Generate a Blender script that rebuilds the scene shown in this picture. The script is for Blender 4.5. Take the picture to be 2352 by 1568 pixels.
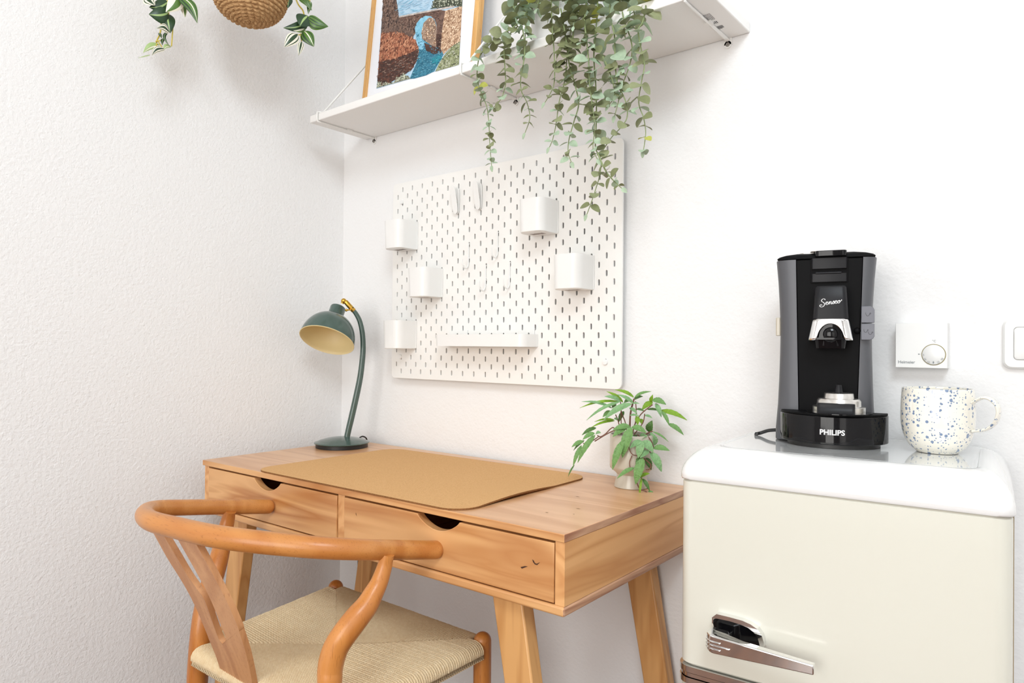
import bpy, bmesh, math, random
from mathutils import Vector, Matrix
random.seed(7)
C = bpy.context.scene.collection
sc = bpy.context.scene
for o in list(bpy.data.objects): bpy.data.objects.remove(o)
PI = math.pi
def V(*a): return Vector(a)

# ---------------------------------------------------------------- camera
YAW, PITCH, ROLL, FPX = 0.6797, 0.00713, 0.00841, 1595.6
CAM = V(1.8002, -1.3727, 1.0430)
fwd = V(-math.sin(YAW)*math.cos(PITCH), math.cos(YAW)*math.cos(PITCH), math.sin(PITCH))
rgt0 = V(math.cos(YAW), math.sin(YAW), 0); up0 = rgt0.cross(fwd)
rgt = math.cos(ROLL)*rgt0 + math.sin(ROLL)*up0
upv = -math.sin(ROLL)*rgt0 + math.cos(ROLL)*up0
cd = bpy.data.cameras.new('camera'); cam = bpy.data.objects.new('camera', cd); C.objects.link(cam)
cd.sensor_width = 36; cd.lens = 36*FPX/2352; cd.clip_start = 0.02
m = Matrix((( rgt.x, upv.x, -fwd.x, CAM.x), (rgt.y, upv.y, -fwd.y, CAM.y), (rgt.z, upv.z, -fwd.z, CAM.z), (0,0,0,1)))
cam.matrix_world = m
sc.camera = cam

# ---------------------------------------------------------------- world, light, exposure
w = bpy.data.worlds.new('world'); sc.world = w; w.use_nodes = True
bg = w.node_tree.nodes['Background']; bg.inputs[0].default_value = (1.0, 0.975, 0.94, 1); bg.inputs[1].default_value = 1.2
def area(name, loc, target, sx, sy, power, col=(1,1,1), spread=180):
    l = bpy.data.lights.new(name, 'AREA'); l.shape = 'RECTANGLE'; l.size = sx; l.size_y = sy
    l.energy = power; l.color = col; l.spread = math.radians(spread)
    o = bpy.data.objects.new(name, l); C.objects.link(o); o.location = loc
    d = Vector(target)-Vector(loc); o.rotation_euler = d.to_track_quat('-Z', 'Y').to_euler()
    return o
area('key_light', (2.35, -1.9, 2.75), (0.6, -0.1, 1.0), 0.75, 0.75, 31, (0.85, 0.94, 1.0))  # unseen key light, added to stand in for flash bounced off the ceiling
area('window_daylight', (1.6, -3.95, 1.35), (0.2, 0, 0.8), 1.8, 2.0, 60, (1.0, 0.975, 0.94))
area('side_fill', (3.15, -2.3, 1.25), (0.6, -0.2, 0.9), 1.2, 1.4, 7, (1.0, 0.975, 0.94))  # added fill from the right; that wall has no window
vs = sc.view_settings; vs.view_transform = 'Standard'; vs.look = 'None'; vs.gamma = 1; vs.use_curve_mapping = False
vs.exposure = -0.03

# ---------------------------------------------------------------- picture-point helpers (turn a photo point into a point of the room)
def ray(px, py): return fwd + rgt*((px-1176)/FPX) - upv*((py-784)/FPX)
def onp(px, py, p0, n):
    d = ray(px, py); n = Vector(n); t = (Vector(p0)-CAM).dot(n)/d.dot(n); return CAM + d*t
def onY(px, py, y): return onp(px, py, (0,y,0), (0,1,0))
def face(px, py, c, off=0.0):                      # vertical plane through c square to the view, off metres nearer
    d = Vector(c)-CAM; d.z = 0; d.normalize(); return onp(px, py, Vector(c)-d*off, d)

# ---------------------------------------------------------------- materials
def mat(name, col, rough=0.5, metal=0.0, spec=0.5, bump=None, coat=0.0, var=None, sss=0, trans=0):
    m = bpy.data.materials.new(name); m.use_nodes = True; nt = m.node_tree; b = nt.nodes['Principled BSDF']
    b.inputs['Base Color'].default_value = (*col, 1); b.inputs['Roughness'].default_value = rough
    b.inputs['Metallic'].default_value = metal; b.inputs['Specular IOR Level'].default_value = spec
    b.inputs['Coat Weight'].default_value = coat; b.inputs['Coat Roughness'].default_value = 0.08
    tc = nt.nodes.new('ShaderNodeTexCoord')
    if var:     # (scale, colour2, contrast lo, hi)
        n = nt.nodes.new('ShaderNodeTexNoise'); n.inputs['Scale'].default_value = var[0]; n.inputs['Detail'].default_value = 10; n.inputs['Roughness'].default_value = .62
        r = nt.nodes.new('ShaderNodeValToRGB'); r.color_ramp.elements[0].position = var[2]; r.color_ramp.elements[1].position = var[3]
        r.color_ramp.elements[0].color = (*col,1); r.color_ramp.elements[1].color = (*var[1],1)
        nt.links.new(tc.outputs['Object'], n.inputs['Vector']); nt.links.new(n.outputs['Fac'], r.inputs['Fac']); nt.links.new(r.outputs['Color'], b.inputs['Base Color'])
    if bump:    # list of (scale, distance)
        last = None
        for s, d in bump:
            n = nt.nodes.new('ShaderNodeTexNoise'); n.inputs['Scale'].default_value = s; n.inputs['Detail'].default_value = 3
            bp = nt.nodes.new('ShaderNodeBump'); bp.inputs['Distance'].default_value = d; bp.inputs['Strength'].default_value = 1
            nt.links.new(tc.outputs['Object'], n.inputs['Vector']); nt.links.new(n.outputs['Fac'], bp.inputs['Height'])
            if last: nt.links.new(last.outputs['Normal'], bp.inputs['Normal'])
            last = bp
        nt.links.new(last.outputs['Normal'], b.inputs['Normal'])
    if sss: b.inputs['Subsurface Weight'].default_value = sss
    return m
def s2l(r, g, b): return tuple((x/255/12.92 if x <= 10 else ((x/255+0.055)/1.055)**2.4) for x in (r, g, b))
def wood(name, c1, c2, axis=0, scale=1.0, rough=0.38, pores=True, contrast=(0.35, 0.68), coat=0.15):
    m = bpy.data.materials.new(name); m.use_nodes = True; nt = m.node_tree; b = nt.nodes['Principled BSDF']
    N = nt.nodes.new; L = nt.links.new
    tc = N('ShaderNodeTexCoord'); mp = N('ShaderNodeMapping'); sc3 = [9*scale]*3; sc3[axis] = 0.9*scale; mp.inputs['Scale'].default_value = sc3
    L(tc.outputs['Object'], mp.inputs['Vector'])
    n1 = N('ShaderNodeTexNoise'); n1.inputs['Scale'].default_value = 1.1; n1.inputs['Detail'].default_value = 3; n1.inputs['Distortion'].default_value = 0.6
    L(mp.outputs[0], n1.inputs['Vector'])
    mul = N('ShaderNodeMath'); mul.operation = 'MULTIPLY'; mul.inputs[1].default_value = 9.0; L(n1.outputs['Fac'], mul.inputs[0])
    fr = N('ShaderNodeMath'); fr.operation = 'PINGPONG'; fr.inputs[1].default_value = 1.0; L(mul.outputs[0], fr.inputs[0])
    n2 = N('ShaderNodeTexNoise'); n2.inputs['Scale'].default_value = 0.8; n2.inputs['Detail'].default_value = 4; L(mp.outputs[0], n2.inputs['Vector'])
    mx = N('ShaderNodeMix'); mx.data_type = 'FLOAT'; mx.inputs[0].default_value = 0.62; L(fr.outputs[0], mx.inputs[2]); L(n2.outputs['Fac'], mx.inputs[3])
    r = N('ShaderNodeValToRGB'); r.color_ramp.elements[0].position = contrast[0]; r.color_ramp.elements[1].position = contrast[1]
    r.color_ramp.elements[0].color = (*c2,1); r.color_ramp.elements[1].color = (*c1,1); L(mx.outputs[0], r.inputs['Fac'])
    out = r.outputs['Color']
    if pores:
        mp2 = N('ShaderNodeMapping'); s = [420]*3; s[axis] = 45; mp2.inputs['Scale'].default_value = s; L(tc.outputs['Object'], mp2.inputs['Vector'])
        n3 = N('ShaderNodeTexNoise'); n3.inputs['Scale'].default_value = 1; n3.inputs['Detail'].default_value = 2; L(mp2.outputs[0], n3.inputs['Vector'])
        r3 = N('ShaderNodeValToRGB'); r3.color_ramp.elements[0].position = 0.27; r3.color_ramp.elements[1].position = 0.42
        r3.color_ramp.elements[0].color = (0.62,0.5,0.42,1); r3.color_ramp.elements[1].color = (1,1,1,1); L(n3.outputs['Fac'], r3.inputs['Fac'])
        mm = N('ShaderNodeMix'); mm.data_type = 'RGBA'; mm.blend_type = 'MULTIPLY'; mm.inputs[0].default_value = 0.55
        L(out, mm.inputs[6]); L(r3.outputs['Color'], mm.inputs[7]); out = mm.outputs[2]
    L(out, b.inputs['Base Color'])
    b.inputs['Roughness'].default_value = rough; b.inputs['Coat Weight'].default_value = coat; b.inputs['Coat Roughness'].default_value = 0.2
    return m

M = {}
M['wall'] = mat('white_woodchip_paint', (0.87,0.865,0.862), 0.85, spec=0.2, bump=[(120,0.0018),(300,0.0006)])
M['wallb'] = mat('white_rough_paint', (0.87,0.868,0.866), 0.85, spec=0.2, bump=[(28,0.0018),(130,0.0008)])
M['ceil'] = mat('ceiling_paint', (0.86,0.86,0.85), 0.9)
M['floor'] = wood('oak_floor', s2l(112,68,38), s2l(84,48,26), 1, 0.6, 0.4)
M['desk'] = wood('pine_top', s2l(228,180,136), s2l(208,154,108), 0, 1.0, 0.33, pores=False)
M['deskf'] = wood('pine_front', s2l(224,172,116), s2l(184,120,64), 0, 1.3, 0.4, pores=False, contrast=(.22,.62))
M['desky'] = wood('pine_side_lightened', s2l(232,178,120), s2l(200,136,78), 1, 1.2, 0.42, pores=False, contrast=(.22,.62))  # pine lightened to make up for the light the fridge blocks
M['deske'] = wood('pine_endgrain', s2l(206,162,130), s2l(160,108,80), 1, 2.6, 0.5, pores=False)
M['leg'] = wood('pine_leg', s2l(218,166,106), s2l(190,134,76), 2, 1.2, 0.42, pores=False)
M['beech'] = wood('oiled_beech', s2l(208,142,76), s2l(192,122,58), 0, .8, 0.38)
M['beechz'] = wood('oiled_beech_upright', s2l(208,138,70), s2l(184,112,48), 2, 1.0, 0.36)
M['splat'] = wood('beech_splat', s2l(210,156,108), s2l(190,134,88), 2, 1.0, 0.5)
M['cord'] = mat('paper_cord', s2l(240,221,186), 0.75, spec=0.2, var=(140, s2l(226,200,158), 0.3, 0.75))
M['cork'] = mat('cork', s2l(222,177,124), 0.85, spec=0.15, var=(700, s2l(192,140,84), 0.45, 0.72), bump=[(900,0.0004)])
M['corke'] = mat('cork_edge', s2l(160,112,70), 0.9, spec=0.1, var=(900, s2l(110,74,44), 0.4, 0.6))
M['white_plastic'] = mat('white_plastic', (0.86,0.86,0.845), 0.32)
M['white_metal'] = mat('white_powder_coat', (0.87,0.865,0.84), 0.4)
M['board'] = mat('pegboard_white', (0.88,0.872,0.845), 0.45)
M['shelf'] = mat('shelf_white', (0.88,0.87,0.85), 0.4)
M['ink'] = mat('printed_ink', (0.05,0.05,0.055), 0.6)
M['greyink'] = mat('grey_ink', (0.25,0.27,0.28), 0.6)
M['screw'] = mat('screw_steel', (0.35,0.33,0.31), 0.35, metal=1)
M['green'] = mat('green_enamel', s2l(72,92,85), 0.2, coat=0.3)
M['cream'] = mat('cream_enamel', s2l(226,208,158), 0.45)
M['brass'] = mat('brass', s2l(212,168,74), 0.2, metal=1)
M['black'] = mat('black_rubber', (0.012,0.012,0.012), 0.45)
M['mblack'] = mat('matte_black_plastic', (0.003,0.003,0.0035), 0.55, spec=0.1)
M['lever'] = mat('satin_black_plastic', (0.014,0.014,0.016), 0.38, spec=0.2)
M['gblack'] = mat('gloss_black_plastic', (0.004,0.004,0.005), 0.05, spec=0.3)
M['grey'] = mat('graphite_plastic', s2l(92,93,97), 0.4, metal=0.2, spec=0.35)
M['greyl'] = mat('grey_button', s2l(112,113,121), 0.4)
M['chrome'] = mat('chrome', (0.82,0.82,0.82), 0.06, metal=1)
M['steel'] = mat('brushed_steel', (0.74,0.72,0.69), 0.26, metal=1)
M['fcream'] = mat('cream_fridge_enamel', s2l(224,223,211), 0.22, coat=0.3)
M['fwhite'] = mat('white_fridge_lid', (0.84,0.84,0.835), 0.12, coat=0.6)
M['fdark'] = mat('fridge_seam', s2l(150,130,90), 0.6)
M['glasstop'] = mat('glossy_top', s2l(232,234,234), 0.03, coat=1.0, spec=1.0)
M['pot'] = mat('greige_ceramic', s2l(196,188,172), 0.3, coat=0.3)
M['wpot'] = mat('white_ceramic', (0.86,0.855,0.84), 0.3)
M['soil'] = mat('soil', (0.05,0.035,0.025), 0.9, bump=[(200,0.003)])
M['oak'] = wood('oak_frame', s2l(228,180,112), s2l(208,156,88), 2, 1.5, 0.45)
M['matb'] = mat('white_passepartout', (0.85,0.86,0.9), 0.7)
M['rope'] = mat('seagrass_rope', s2l(204,166,120), 0.85, spec=0.15, var=(120, s2l(160,120,80), 0.35, 0.7), bump=[(300,0.0015)])
for k, c in dict(e1=(150,156,118), e2=(176,196,168), e3=(132,138,98), e4=(184,186,92)).items():
    M[k] = mat('eucalyptus_leaf_'+k[1], s2l(*c), 0.55, spec=0.3, var=(90, tuple(x*0.8 for x in s2l(*c)), 0.4, 0.7))
M['estem'] = mat('eucalyptus_stem', s2l(136,150,104), 0.6)
for k, c in dict(f1=(112,154,88), f2=(130,172,118), f3=(128,168,44), f4=(84,122,60)).items():
    M[k] = mat('fern_leaf_'+k[1], s2l(*c), 0.45, spec=0.4, var=(150, tuple(x*0.62 for x in s2l(*c)), 0.5, 0.78), bump=[(260,0.002)])
M['fstem'] = mat('brown_stem', s2l(120,80,64), 0.6)
M['t1'] = mat('dark_green_leaf', s2l(44,72,42), 0.35, var=(60, s2l(34,58,36), 0.4, 0.7))
M['t2'] = mat('mid_green_leaf', s2l(84,120,48), 0.35)
M['t3'] = mat('cream_leaf_stripe', s2l(236,230,212), 0.4)
M['t4'] = mat('pale_green_leaf', s2l(160,186,120), 0.4)
M['tstem'] = mat('yellow_green_stem', s2l(196,176,64), 0.5)

def speckle():
    m = mat('speckled_glaze', s2l(240,236,224), 0.12, coat=0.8); nt = m.node_tree; b = nt.nodes['Principled BSDF']; N = nt.nodes.new; L = nt.links.new
    tc = N('ShaderNodeTexCoord'); prev = None; base = s2l(240,236,224); blue = s2l(118,138,170)
    facs = []
    for sca, th in ((170, 0.78), (300, 0.70)):
        vo = N('ShaderNodeTexVoronoi'); vo.inputs['Scale'].default_value = sca; L(tc.outputs['Object'], vo.inputs['Vector'])
        sp = N('ShaderNodeSeparateColor'); L(vo.outputs['Color'], sp.inputs[0])
        th_ = N('ShaderNodeMath'); th_.operation = 'MULTIPLY'; th_.inputs[1].default_value = th; L(sp.outputs[0], th_.inputs[0])
        pw = N('ShaderNodeMath'); pw.operation = 'SUBTRACT'; pw.inputs[1].default_value = 0.27; L(th_.outputs[0], pw.inputs[0])
        su = N('ShaderNodeMath'); su.operation = 'SUBTRACT'; L(pw.outputs[0], su.inputs[0]); L(vo.outputs['Distance'], su.inputs[1])
        mr = N('ShaderNodeMapRange'); mr.inputs['From Min'].default_value = -0.02; mr.inputs['From Max'].default_value = 0.05; L(su.outputs[0], mr.inputs['Value'])
        facs.append(mr)
    ad = N('ShaderNodeMath'); ad.operation = 'MAXIMUM'; L(facs[0].outputs[0], ad.inputs[0]); L(facs[1].outputs[0], ad.inputs[1])
    mx = N('ShaderNodeMix'); mx.data_type = 'RGBA'; mx.inputs[6].default_value = (*base,1); mx.inputs[7].default_value = (*blue,1)
    L(ad.outputs[0], mx.inputs[0]); L(mx.outputs[2], b.inputs['Base Color']); return m
M['speck'] = speckle()

# ---------------------------------------------------------------- mesh helpers
WM = {}
class MB:
    def __init__(s): s.v = []; s.f = []; s.m = []
    def add(s, vs, fs, mi=0):
        n = len(s.v); s.v += [Vector(v) for v in vs]; s.f += [tuple(i+n for i in f) for f in fs]; s.m += [mi]*len(fs); return s
    def box(s, x0, x1, y0, y1, z0, z1, mi=0):
        v = [(x,y,z) for z in (z0,z1) for y in (y0,y1) for x in (x0,x1)]
        return s.add(v, [(0,2,3,1),(4,5,7,6),(0,1,5,4),(2,6,7,3),(0,4,6,2),(1,3,7,5)], mi)
    def hexa(s, lo, hi, mi=0):    # two quads, lo & hi, same winding (ccw from above)
        v = list(lo)+list(hi); return s.add(v, [(3,2,1,0),(4,5,6,7),(0,1,5,4),(1,2,6,5),(2,3,7,6),(3,0,4,7)], mi)
    def tube(s, pts, r, n=10, cap=True, mi=0, dome=0, flat=None):
        pts = [Vector(p) for p in pts]; k = len(pts); rs = r if hasattr(r,'__len__') else [r]*k
        if dome:                  # rounded ends
            def ends(p0, p1, r0):
                d = (p0-p1).normalized(); return [(p0+d*r0*math.sin(a)*dome, r0*math.cos(a)) for a in (PI/14,PI/7,3*PI/14,4*PI/14,5*PI/14,6*PI/14,PI/2*0.98)]
            a = ends(pts[0], pts[1], rs[0]); b = ends(pts[-1], pts[-2], rs[-1])
            pts = [x[0] for x in a[::-1]]+pts+[x[0] for x in b]; rs = [x[1] for x in a[::-1]]+list(rs)+[x[1] for x in b]; k = len(pts)
        T = [(pts[min(i+1,k-1)]-pts[max(i-1,0)]).normalized() for i in range(k)]
        u = T[0].orthogonal().normalized()
        if flat is not None: u = (Vector(flat)-T[0]*Vector(flat).dot(T[0])).normalized()
        vs = []; 
        for i in range(k):
            u = (u-T[i]*u.dot(T[i])).normalized(); w_ = T[i].cross(u)
            for j in range(n):
                a = 2*PI*j/n; vs.append(pts[i]+(u*math.cos(a)+w_*math.sin(a))*rs[i])
        fs = [(i*n+j, i*n+(j+1)%n, (i+1)*n+(j+1)%n, (i+1)*n+j) for i in range(k-1) for j in range(n)]
        if cap: fs += [tuple(range(n))[::-1], tuple(range((k-1)*n, k*n))]
        return s.add(vs, fs, mi)
    def lathe(s, prof, o=(0,0,0), ax=(0,0,1), n=48, mi=0, capa=False, capb=False):
        o = Vector(o); ax = Vector(ax).normalized(); u = ax.orthogonal().normalized(); w_ = ax.cross(u); vs = []
        for r, h in prof:
            for j in range(n):
                a = 2*PI*j/n; vs.append(o+ax*h+(u*math.cos(a)+w_*math.sin(a))*r)
        k = len(prof)
        fs = [(i*n+j, i*n+(j+1)%n, (i+1)*n+(j+1)%n, (i+1)*n+j) for i in range(k-1) for j in range(n)]
        if capa: fs.append(tuple(range(n))[::-1])
        if capb: fs.append(tuple(range((k-1)*n, k*n)))
        return s.add(vs, fs, mi)
    def loft(s, secs, mi=0, caps=True, closed=True):
        n = len(secs[0]); k = len(secs); vs = [p for q in secs for p in q]
        jn = n if closed else n-1
        fs = [(i*n+j, i*n+(j+1)%n, (i+1)*n+(j+1)%n, (i+1)*n+j) for i in range(k-1) for j in range(jn)]
        if caps: fs += [tuple(range(n))[::-1], tuple(range((k-1)*n, k*n))]
        return s.add(vs, fs, mi)
    def prism(s, poly, d, mi=0):     # planar polygon (world pts) extruded along vector d
        d = Vector(d); poly = [Vector(p) for p in poly]; return s.loft([poly, [p+d for p in poly]], mi)
    def ball(s, c, r, n=16, mi=0, sc_=(1,1,1)):
        c = Vector(c); vs = []; k = n//2
        for i in range(1, k):
            t = PI*i/k
            for j in range(n): a = 2*PI*j/n; vs.append(c+Vector((r*sc_[0]*math.sin(t)*math.cos(a), r*sc_[1]*math.sin(t)*math.sin(a), r*sc_[2]*math.cos(t))))
        fs = [(i*n+j, (i+1)*n+j, (i+1)*n+(j+1)%n, i*n+(j+1)%n) for i in range(k-2) for j in range(n)]
        vs += [c+V(0,0,r*sc_[2]), c-V(0,0,r*sc_[2])]; a, b = len(vs)-2, len(vs)-1
        fs += [(a, j, (j+1)%n) for j in range(n)] + [(b, (k-2)*n+(j+1)%n, (k-2)*n+j) for j in range(n)]
        return s.add(vs, fs, mi)
    def build(s, name, mats, parent=None, local=False, bevel=0, seg=2, smooth=40, thick=0, sub=0):
        if not isinstance(mats, (list,tuple)): mats = [mats]
        me = bpy.data.meshes.new(name)
        vs = s.v
        if parent and not local:
            inv = WM[parent.name].inverted(); vs = [inv @ v for v in vs]
        me.from_pydata([tuple(v) for v in vs], [], s.f); 
        for mt in mats: me.materials.append(M[mt] if isinstance(mt,str) else mt)
        me.polygons.foreach_set('material_index', s.m)
        bm = bmesh.new(); bm.from_mesh(me); bmesh.ops.recalc_face_normals(bm, faces=bm.faces) if not thick == -1 else None; bm.to_mesh(me); bm.free()
        if smooth: 
            me.polygons.foreach_set('use_smooth', [True]*len(me.polygons)); me.set_sharp_from_angle(angle=math.radians(smooth))
        o = bpy.data.objects.new(name, me); C.objects.link(o)
        if bevel:
            b = o.modifiers.new('bevel','BEVEL'); b.width = bevel; b.segments = seg; b.limit_method = 'ANGLE'; b.angle_limit = math.radians(40); b.harden_normals = False
        if sub:
            b = o.modifiers.new('sub','SUBSURF'); b.levels = sub; b.render_levels = sub
        WM[o.name] = Matrix.Identity(4)
        if parent: o.parent = parent; WM[o.name] = WM[parent.name]
        return o
def thing(name, label, cat, loc=(0,0,0), rz=0, group=None):
    o = bpy.data.objects.new(name, None); C.objects.link(o); o.location = loc; o.rotation_euler = (0,0,rz); o.empty_display_size = 0.05
    o['label'] = label; o['category'] = cat
    if group: o['group'] = group
    WM[o.name] = Matrix.Translation(loc) @ Matrix.Rotation(rz, 4, 'Z'); return o
def tag(o, label, cat, group=None):
    o['label'] = label; o['category'] = cat
    if group: o['group'] = group
    return o
def part_label(o, l): o['label'] = l; return o
def struct(mb, name, mt, **k):
    o = mb.build(name, mt, **k); o['kind'] = 'structure'; return o
def copy_tree(o, parent=None):
    c = o.copy(); C.objects.link(c)
    if parent: c.parent = parent
    for ch in list(o.children): copy_tree(ch, c)
    return c
def smoothpath(pts, n=6):
    pts = [Vector(p) for p in pts]; out = []; k = len(pts)
    for i in range(k-1):
        p0, p1, p2, p3 = pts[max(i-1,0)], pts[i], pts[i+1], pts[min(i+2,k-1)]
        for j in range(n):
            t = j/n; out.append(0.5*((2*p1)+(p2-p0)*t+(2*p0-5*p1+4*p2-p3)*t*t+(3*p1-p0-3*p2+p3)*t**3))
    out.append(pts[-1]); return out
def lerpl(a, n):       # resample scalar list to n
    return [a[min(int(i*(len(a)-1)/(n-1)), len(a)-2)]*(1-((i*(len(a)-1)/(n-1))-min(int(i*(len(a)-1)/(n-1)), len(a)-2)))+a[min(int(i*(len(a)-1)/(n-1)), len(a)-2)+1]*((i*(len(a)-1)/(n-1))-min(int(i*(len(a)-1)/(n-1)), len(a)-2)) for i in range(n)]
def rrect(x0, x1, y0, y1, r, n=6):
    pts = []
    for cx, cy, a0 in ((x1-r,y0+r,-PI/2),(x1-r,y1-r,0),(x0+r,y1-r,PI/2),(x0+r,y0+r,PI)):
        for i in range(n+1): a = a0+PI/2*i/n; pts.append((cx+r*math.cos(a), cy+r*math.sin(a)))
    return pts
def text(mb, s, size, origin, xd, yd, mi=0, ext=0.0002, align='LEFT', bold=0.0, shear=0.0, rot=0.0):
    cu = bpy.data.curves.new('t', 'FONT'); cu.body = s; cu.size = 1; cu.align_x = align; cu.extrude = 0; cu.offset = bold; cu.shear = shear; cu.resolution_u = 3
    o = bpy.data.objects.new('t', cu); C.objects.link(o); dg = bpy.context.evaluated_depsgraph_get(); dg.update()
    me = bpy.data.meshes.new_from_object(o.evaluated_get(dg)); 
    xd = Vector(xd).normalized(); yd = Vector(yd).normalized(); z = xd.cross(yd)
    vs = []
    for v in me.vertices:
        x, y = v.co.x*size, v.co.y*size
        vs.append(Vector(origin)+xd*x+yd*y+z*ext)
    mb.add(vs, [tuple(p.vertices) for p in me.polygons], mi)
    bpy.data.objects.remove(o); bpy.data.meshes.remove(me); return mb

# ================================================================ ROOM
RX, RY, RZ = 3.2, -4.1, 3.0
struct(MB().box(-0.1, RX+.1, RY-.1, 0.1, -0.1, 0), 'floor', 'floor')
struct(MB().box(-0.1, RX+.1, RY-.1, 0.1, RZ, RZ+.1), 'ceiling', 'ceil')
struct(MB().box(-0.1, RX+.1, 0, 0.1, 0, RZ), 'wall_back', 'wallb')
struct(MB().box(-0.1, 0, RY, 0, 0, RZ), 'wall_left', 'wall')
struct(MB().box(RX, RX+.1, RY, 0, 0, RZ), 'wall_right', 'wallb')
wf = MB(); wx0, wx1, wz0, wz1 = .8, 2.6, 0.45, 2.45
wf.box(-0.1, wx0, RY-.1, RY, 0, RZ); wf.box(wx1, RX+.1, RY-.1, RY, 0, RZ); wf.box(wx0, wx1, RY-.1, RY, 0, wz0); wf.box(wx0, wx1, RY-.1, RY, wz1, RZ)
struct(wf, 'wall_front', 'wallb')
wfr = MB()
for a, b, c_, d in ((wx0,wx0+.06,wz0,wz1),(wx1-.06,wx1,wz0,wz1),(wx0,wx1,wz0,wz0+.06),(wx0,wx1,wz1-.06,wz1),(1.67,1.73,wz0,wz1)): wfr.box(a, b, RY-.06, RY, c_, d)
struct(wfr, 'window_1', 'white_plastic')

# ================================================================ DESK
DW = 1.0822; a_d = math.radians(1.1)
desk = thing('writing_desk', 'honey pine writing desk with two drawers and splayed legs, left of the fridge', 'desk', (0.1075,-0.505,0), a_d)
D = dict(parent=desk, local=True)
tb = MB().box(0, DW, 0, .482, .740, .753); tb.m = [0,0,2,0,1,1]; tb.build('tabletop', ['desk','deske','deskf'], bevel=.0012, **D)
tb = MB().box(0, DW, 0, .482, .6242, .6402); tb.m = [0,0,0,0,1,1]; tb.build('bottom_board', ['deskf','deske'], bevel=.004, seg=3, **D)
for x0, x1 in ((.0075,.0262),(DW-.0185,DW-.001)): MB().box(x0, x1, .003, .478, .6404, .7398).build('side_panel', 'desky', **D)
MB().box(.5290, .5492, .004, .47, .6404, .7398).build('divider', 'desky', **D)
MB().box(.0264, DW-.0187, .466, .476, .6404, .7398).build('back_panel', 'deskf', **D)
def drawer(x0, x1, nx):
    z0, z1, R, dep = .6425, .7362, .052, .0225
    arc = []
    nn = 22
    for i in range(nn+1):
        t = -1+2*i/nn; arc.append((nx+R*t, z1-dep*(math.cos(t*PI/2)**0.75 if abs(t) < 1 else 0)))
    poly = [(x0,z0),(x1,z0),(x1,z1)]+arc[::-1]+[(x0,z1)]
    d = MB().prism([V(x,.001,z) for x,z in poly], (0,.017,0)).build('drawer', 'deskf', bevel=.0012, **D)
    b = MB().box(x0+.008, x0+.018, .02, .44, z0+.004, z1-.024).box(x1-.018, x1-.008, .02, .44, z0+.004, z1-.024).box(x0+.018, x1-.018, .428, .44, z0+.004, z1-.024).box(x0+.008, x1-.008, .02, .44, z0+.0005, z0+.004)
    b.build('drawer_box', 'desky', parent=d, local=True)
    return d
dr1 = drawer(.0282, .5272, .2793); dr2 = drawer(.5512, 1.0622, .8110)
M['knot'] = mat('knot', s2l(70,40,22), .7); M['tknot'] = mat('top_knot', s2l(120,80,52), .7)
def knot(pts, parent=dr2):
    part_label(MB().add([V(x,.0007,z) for x, z in pts], [tuple(range(len(pts)))]).build('knot', 'knot', parent=parent, local=True), 'dark knot in the pine')
knot([(1.022+a*.011, .699+b*.011) for a, b in [(0,0),(.35,-.28),(.75,-.3),(1.0,-.05),(1.3,.25),(.95,.05),(.7,-.1),(.4,-.08),(.1,.3),(-.15,.35),(-.05,.15)]])
knot([(1.0,.684),(1.012,.690),(1.006,.6895),(.997,.686)]); knot([(.588,.7120),(.5905,.705),(.5905,.7045),(.5875,.7085)])
for x, y, l in ((.944,.245,.012),(1.0,.16,.012),(.975,.10,.008),(1.02,.12,.004)):
    part_label(MB().add([V(x,y,.7533),V(x+l*.5,y-.0011,.7533),V(x+l,y+.0004,.7533),V(x+l*.5,y+.0013,.7533)], [(0,1,2,3)]).build('knot', 'tknot', **D), 'small knot in the tabletop')
def leg(xt, y, s, w_=.064, dp=.030):
    k = s*.195; z1, z0 = .6241, 0; x0 = xt; xb = xt+k*(z1-z0)
    MB().hexa([V(xb,y,z0),V(xb+w_*.8,y,z0),V(xb+w_*.8,y+dp,z0),V(xb,y+dp,z0)] if s > 0 else [V(xb+w_*.2,y,z0),V(xb+w_,y,z0),V(xb+w_,y+dp,z0),V(xb+w_*.2,y+dp,z0)],
              [V(x0,y,z1),V(x0+w_,y,z1),V(x0+w_,y+dp,z1),V(x0,y+dp,z1)]).build('leg', 'leg', bevel=.003, **D)
leg(.9215, .020, 1); leg(.105, .020, -1); leg(.938, .440, 1); leg(.105, .440, -1)

# cork mat
mb = MB(); out = rrect(.2225, .866, -.001, .434, .05, 8)
def dens(poly, step=.03):
    o = []
    for i in range(len(poly)):
        a, b = V(*poly[i],0), V(*poly[(i+1)%len(poly)],0); n = max(1, int((b-a).length/step))
        for j in range(n): p = a.lerp(b, j/n); o.append((p.x, p.y))
    return o
out = dens(out)
def wav(x, y): return .0045*math.exp(-((x-.86)/.05)**2)*max(0, math.sin((y-.05)*13))*(1 if .05 < y < .29 else 0)
cx_, cy_ = .544, .217; rings = []
for f in (1, .93, .8, .5): rings.append([(cx_+(x-cx_)*f, cy_+(y-cy_)*f) for x,y in out])
T = Matrix.Translation((.1075,-.505,0)) @ Matrix.Rotation(a_d,4,'Z')
n = len(out); vs = []
z0 = .7534
for x, y in rings[0]: vs.append(T@V(x, y, z0+wav(x,y)))
for r_ in rings:
    for x, y in r_: vs.append(T@V(x, y, z0+.003+wav(x,y)*(1 if r_ is rings[0] else .8)))
vs.append(T@V(cx_, cy_, z0+.003))
fs = []; ms = []
for k in range(4):
    for j in range(n): fs.append((k*n+j, k*n+(j+1)%n, (k+1)*n+(j+1)%n, (k+1)*n+j)); ms.append(1 if k == 0 else 0)
for j in range(n): fs.append((4*n+j, 4*n+(j+1)%n, 5*n)); ms.append(0)
fs.append(tuple(range(n))[::-1]); ms.append(1)
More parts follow.
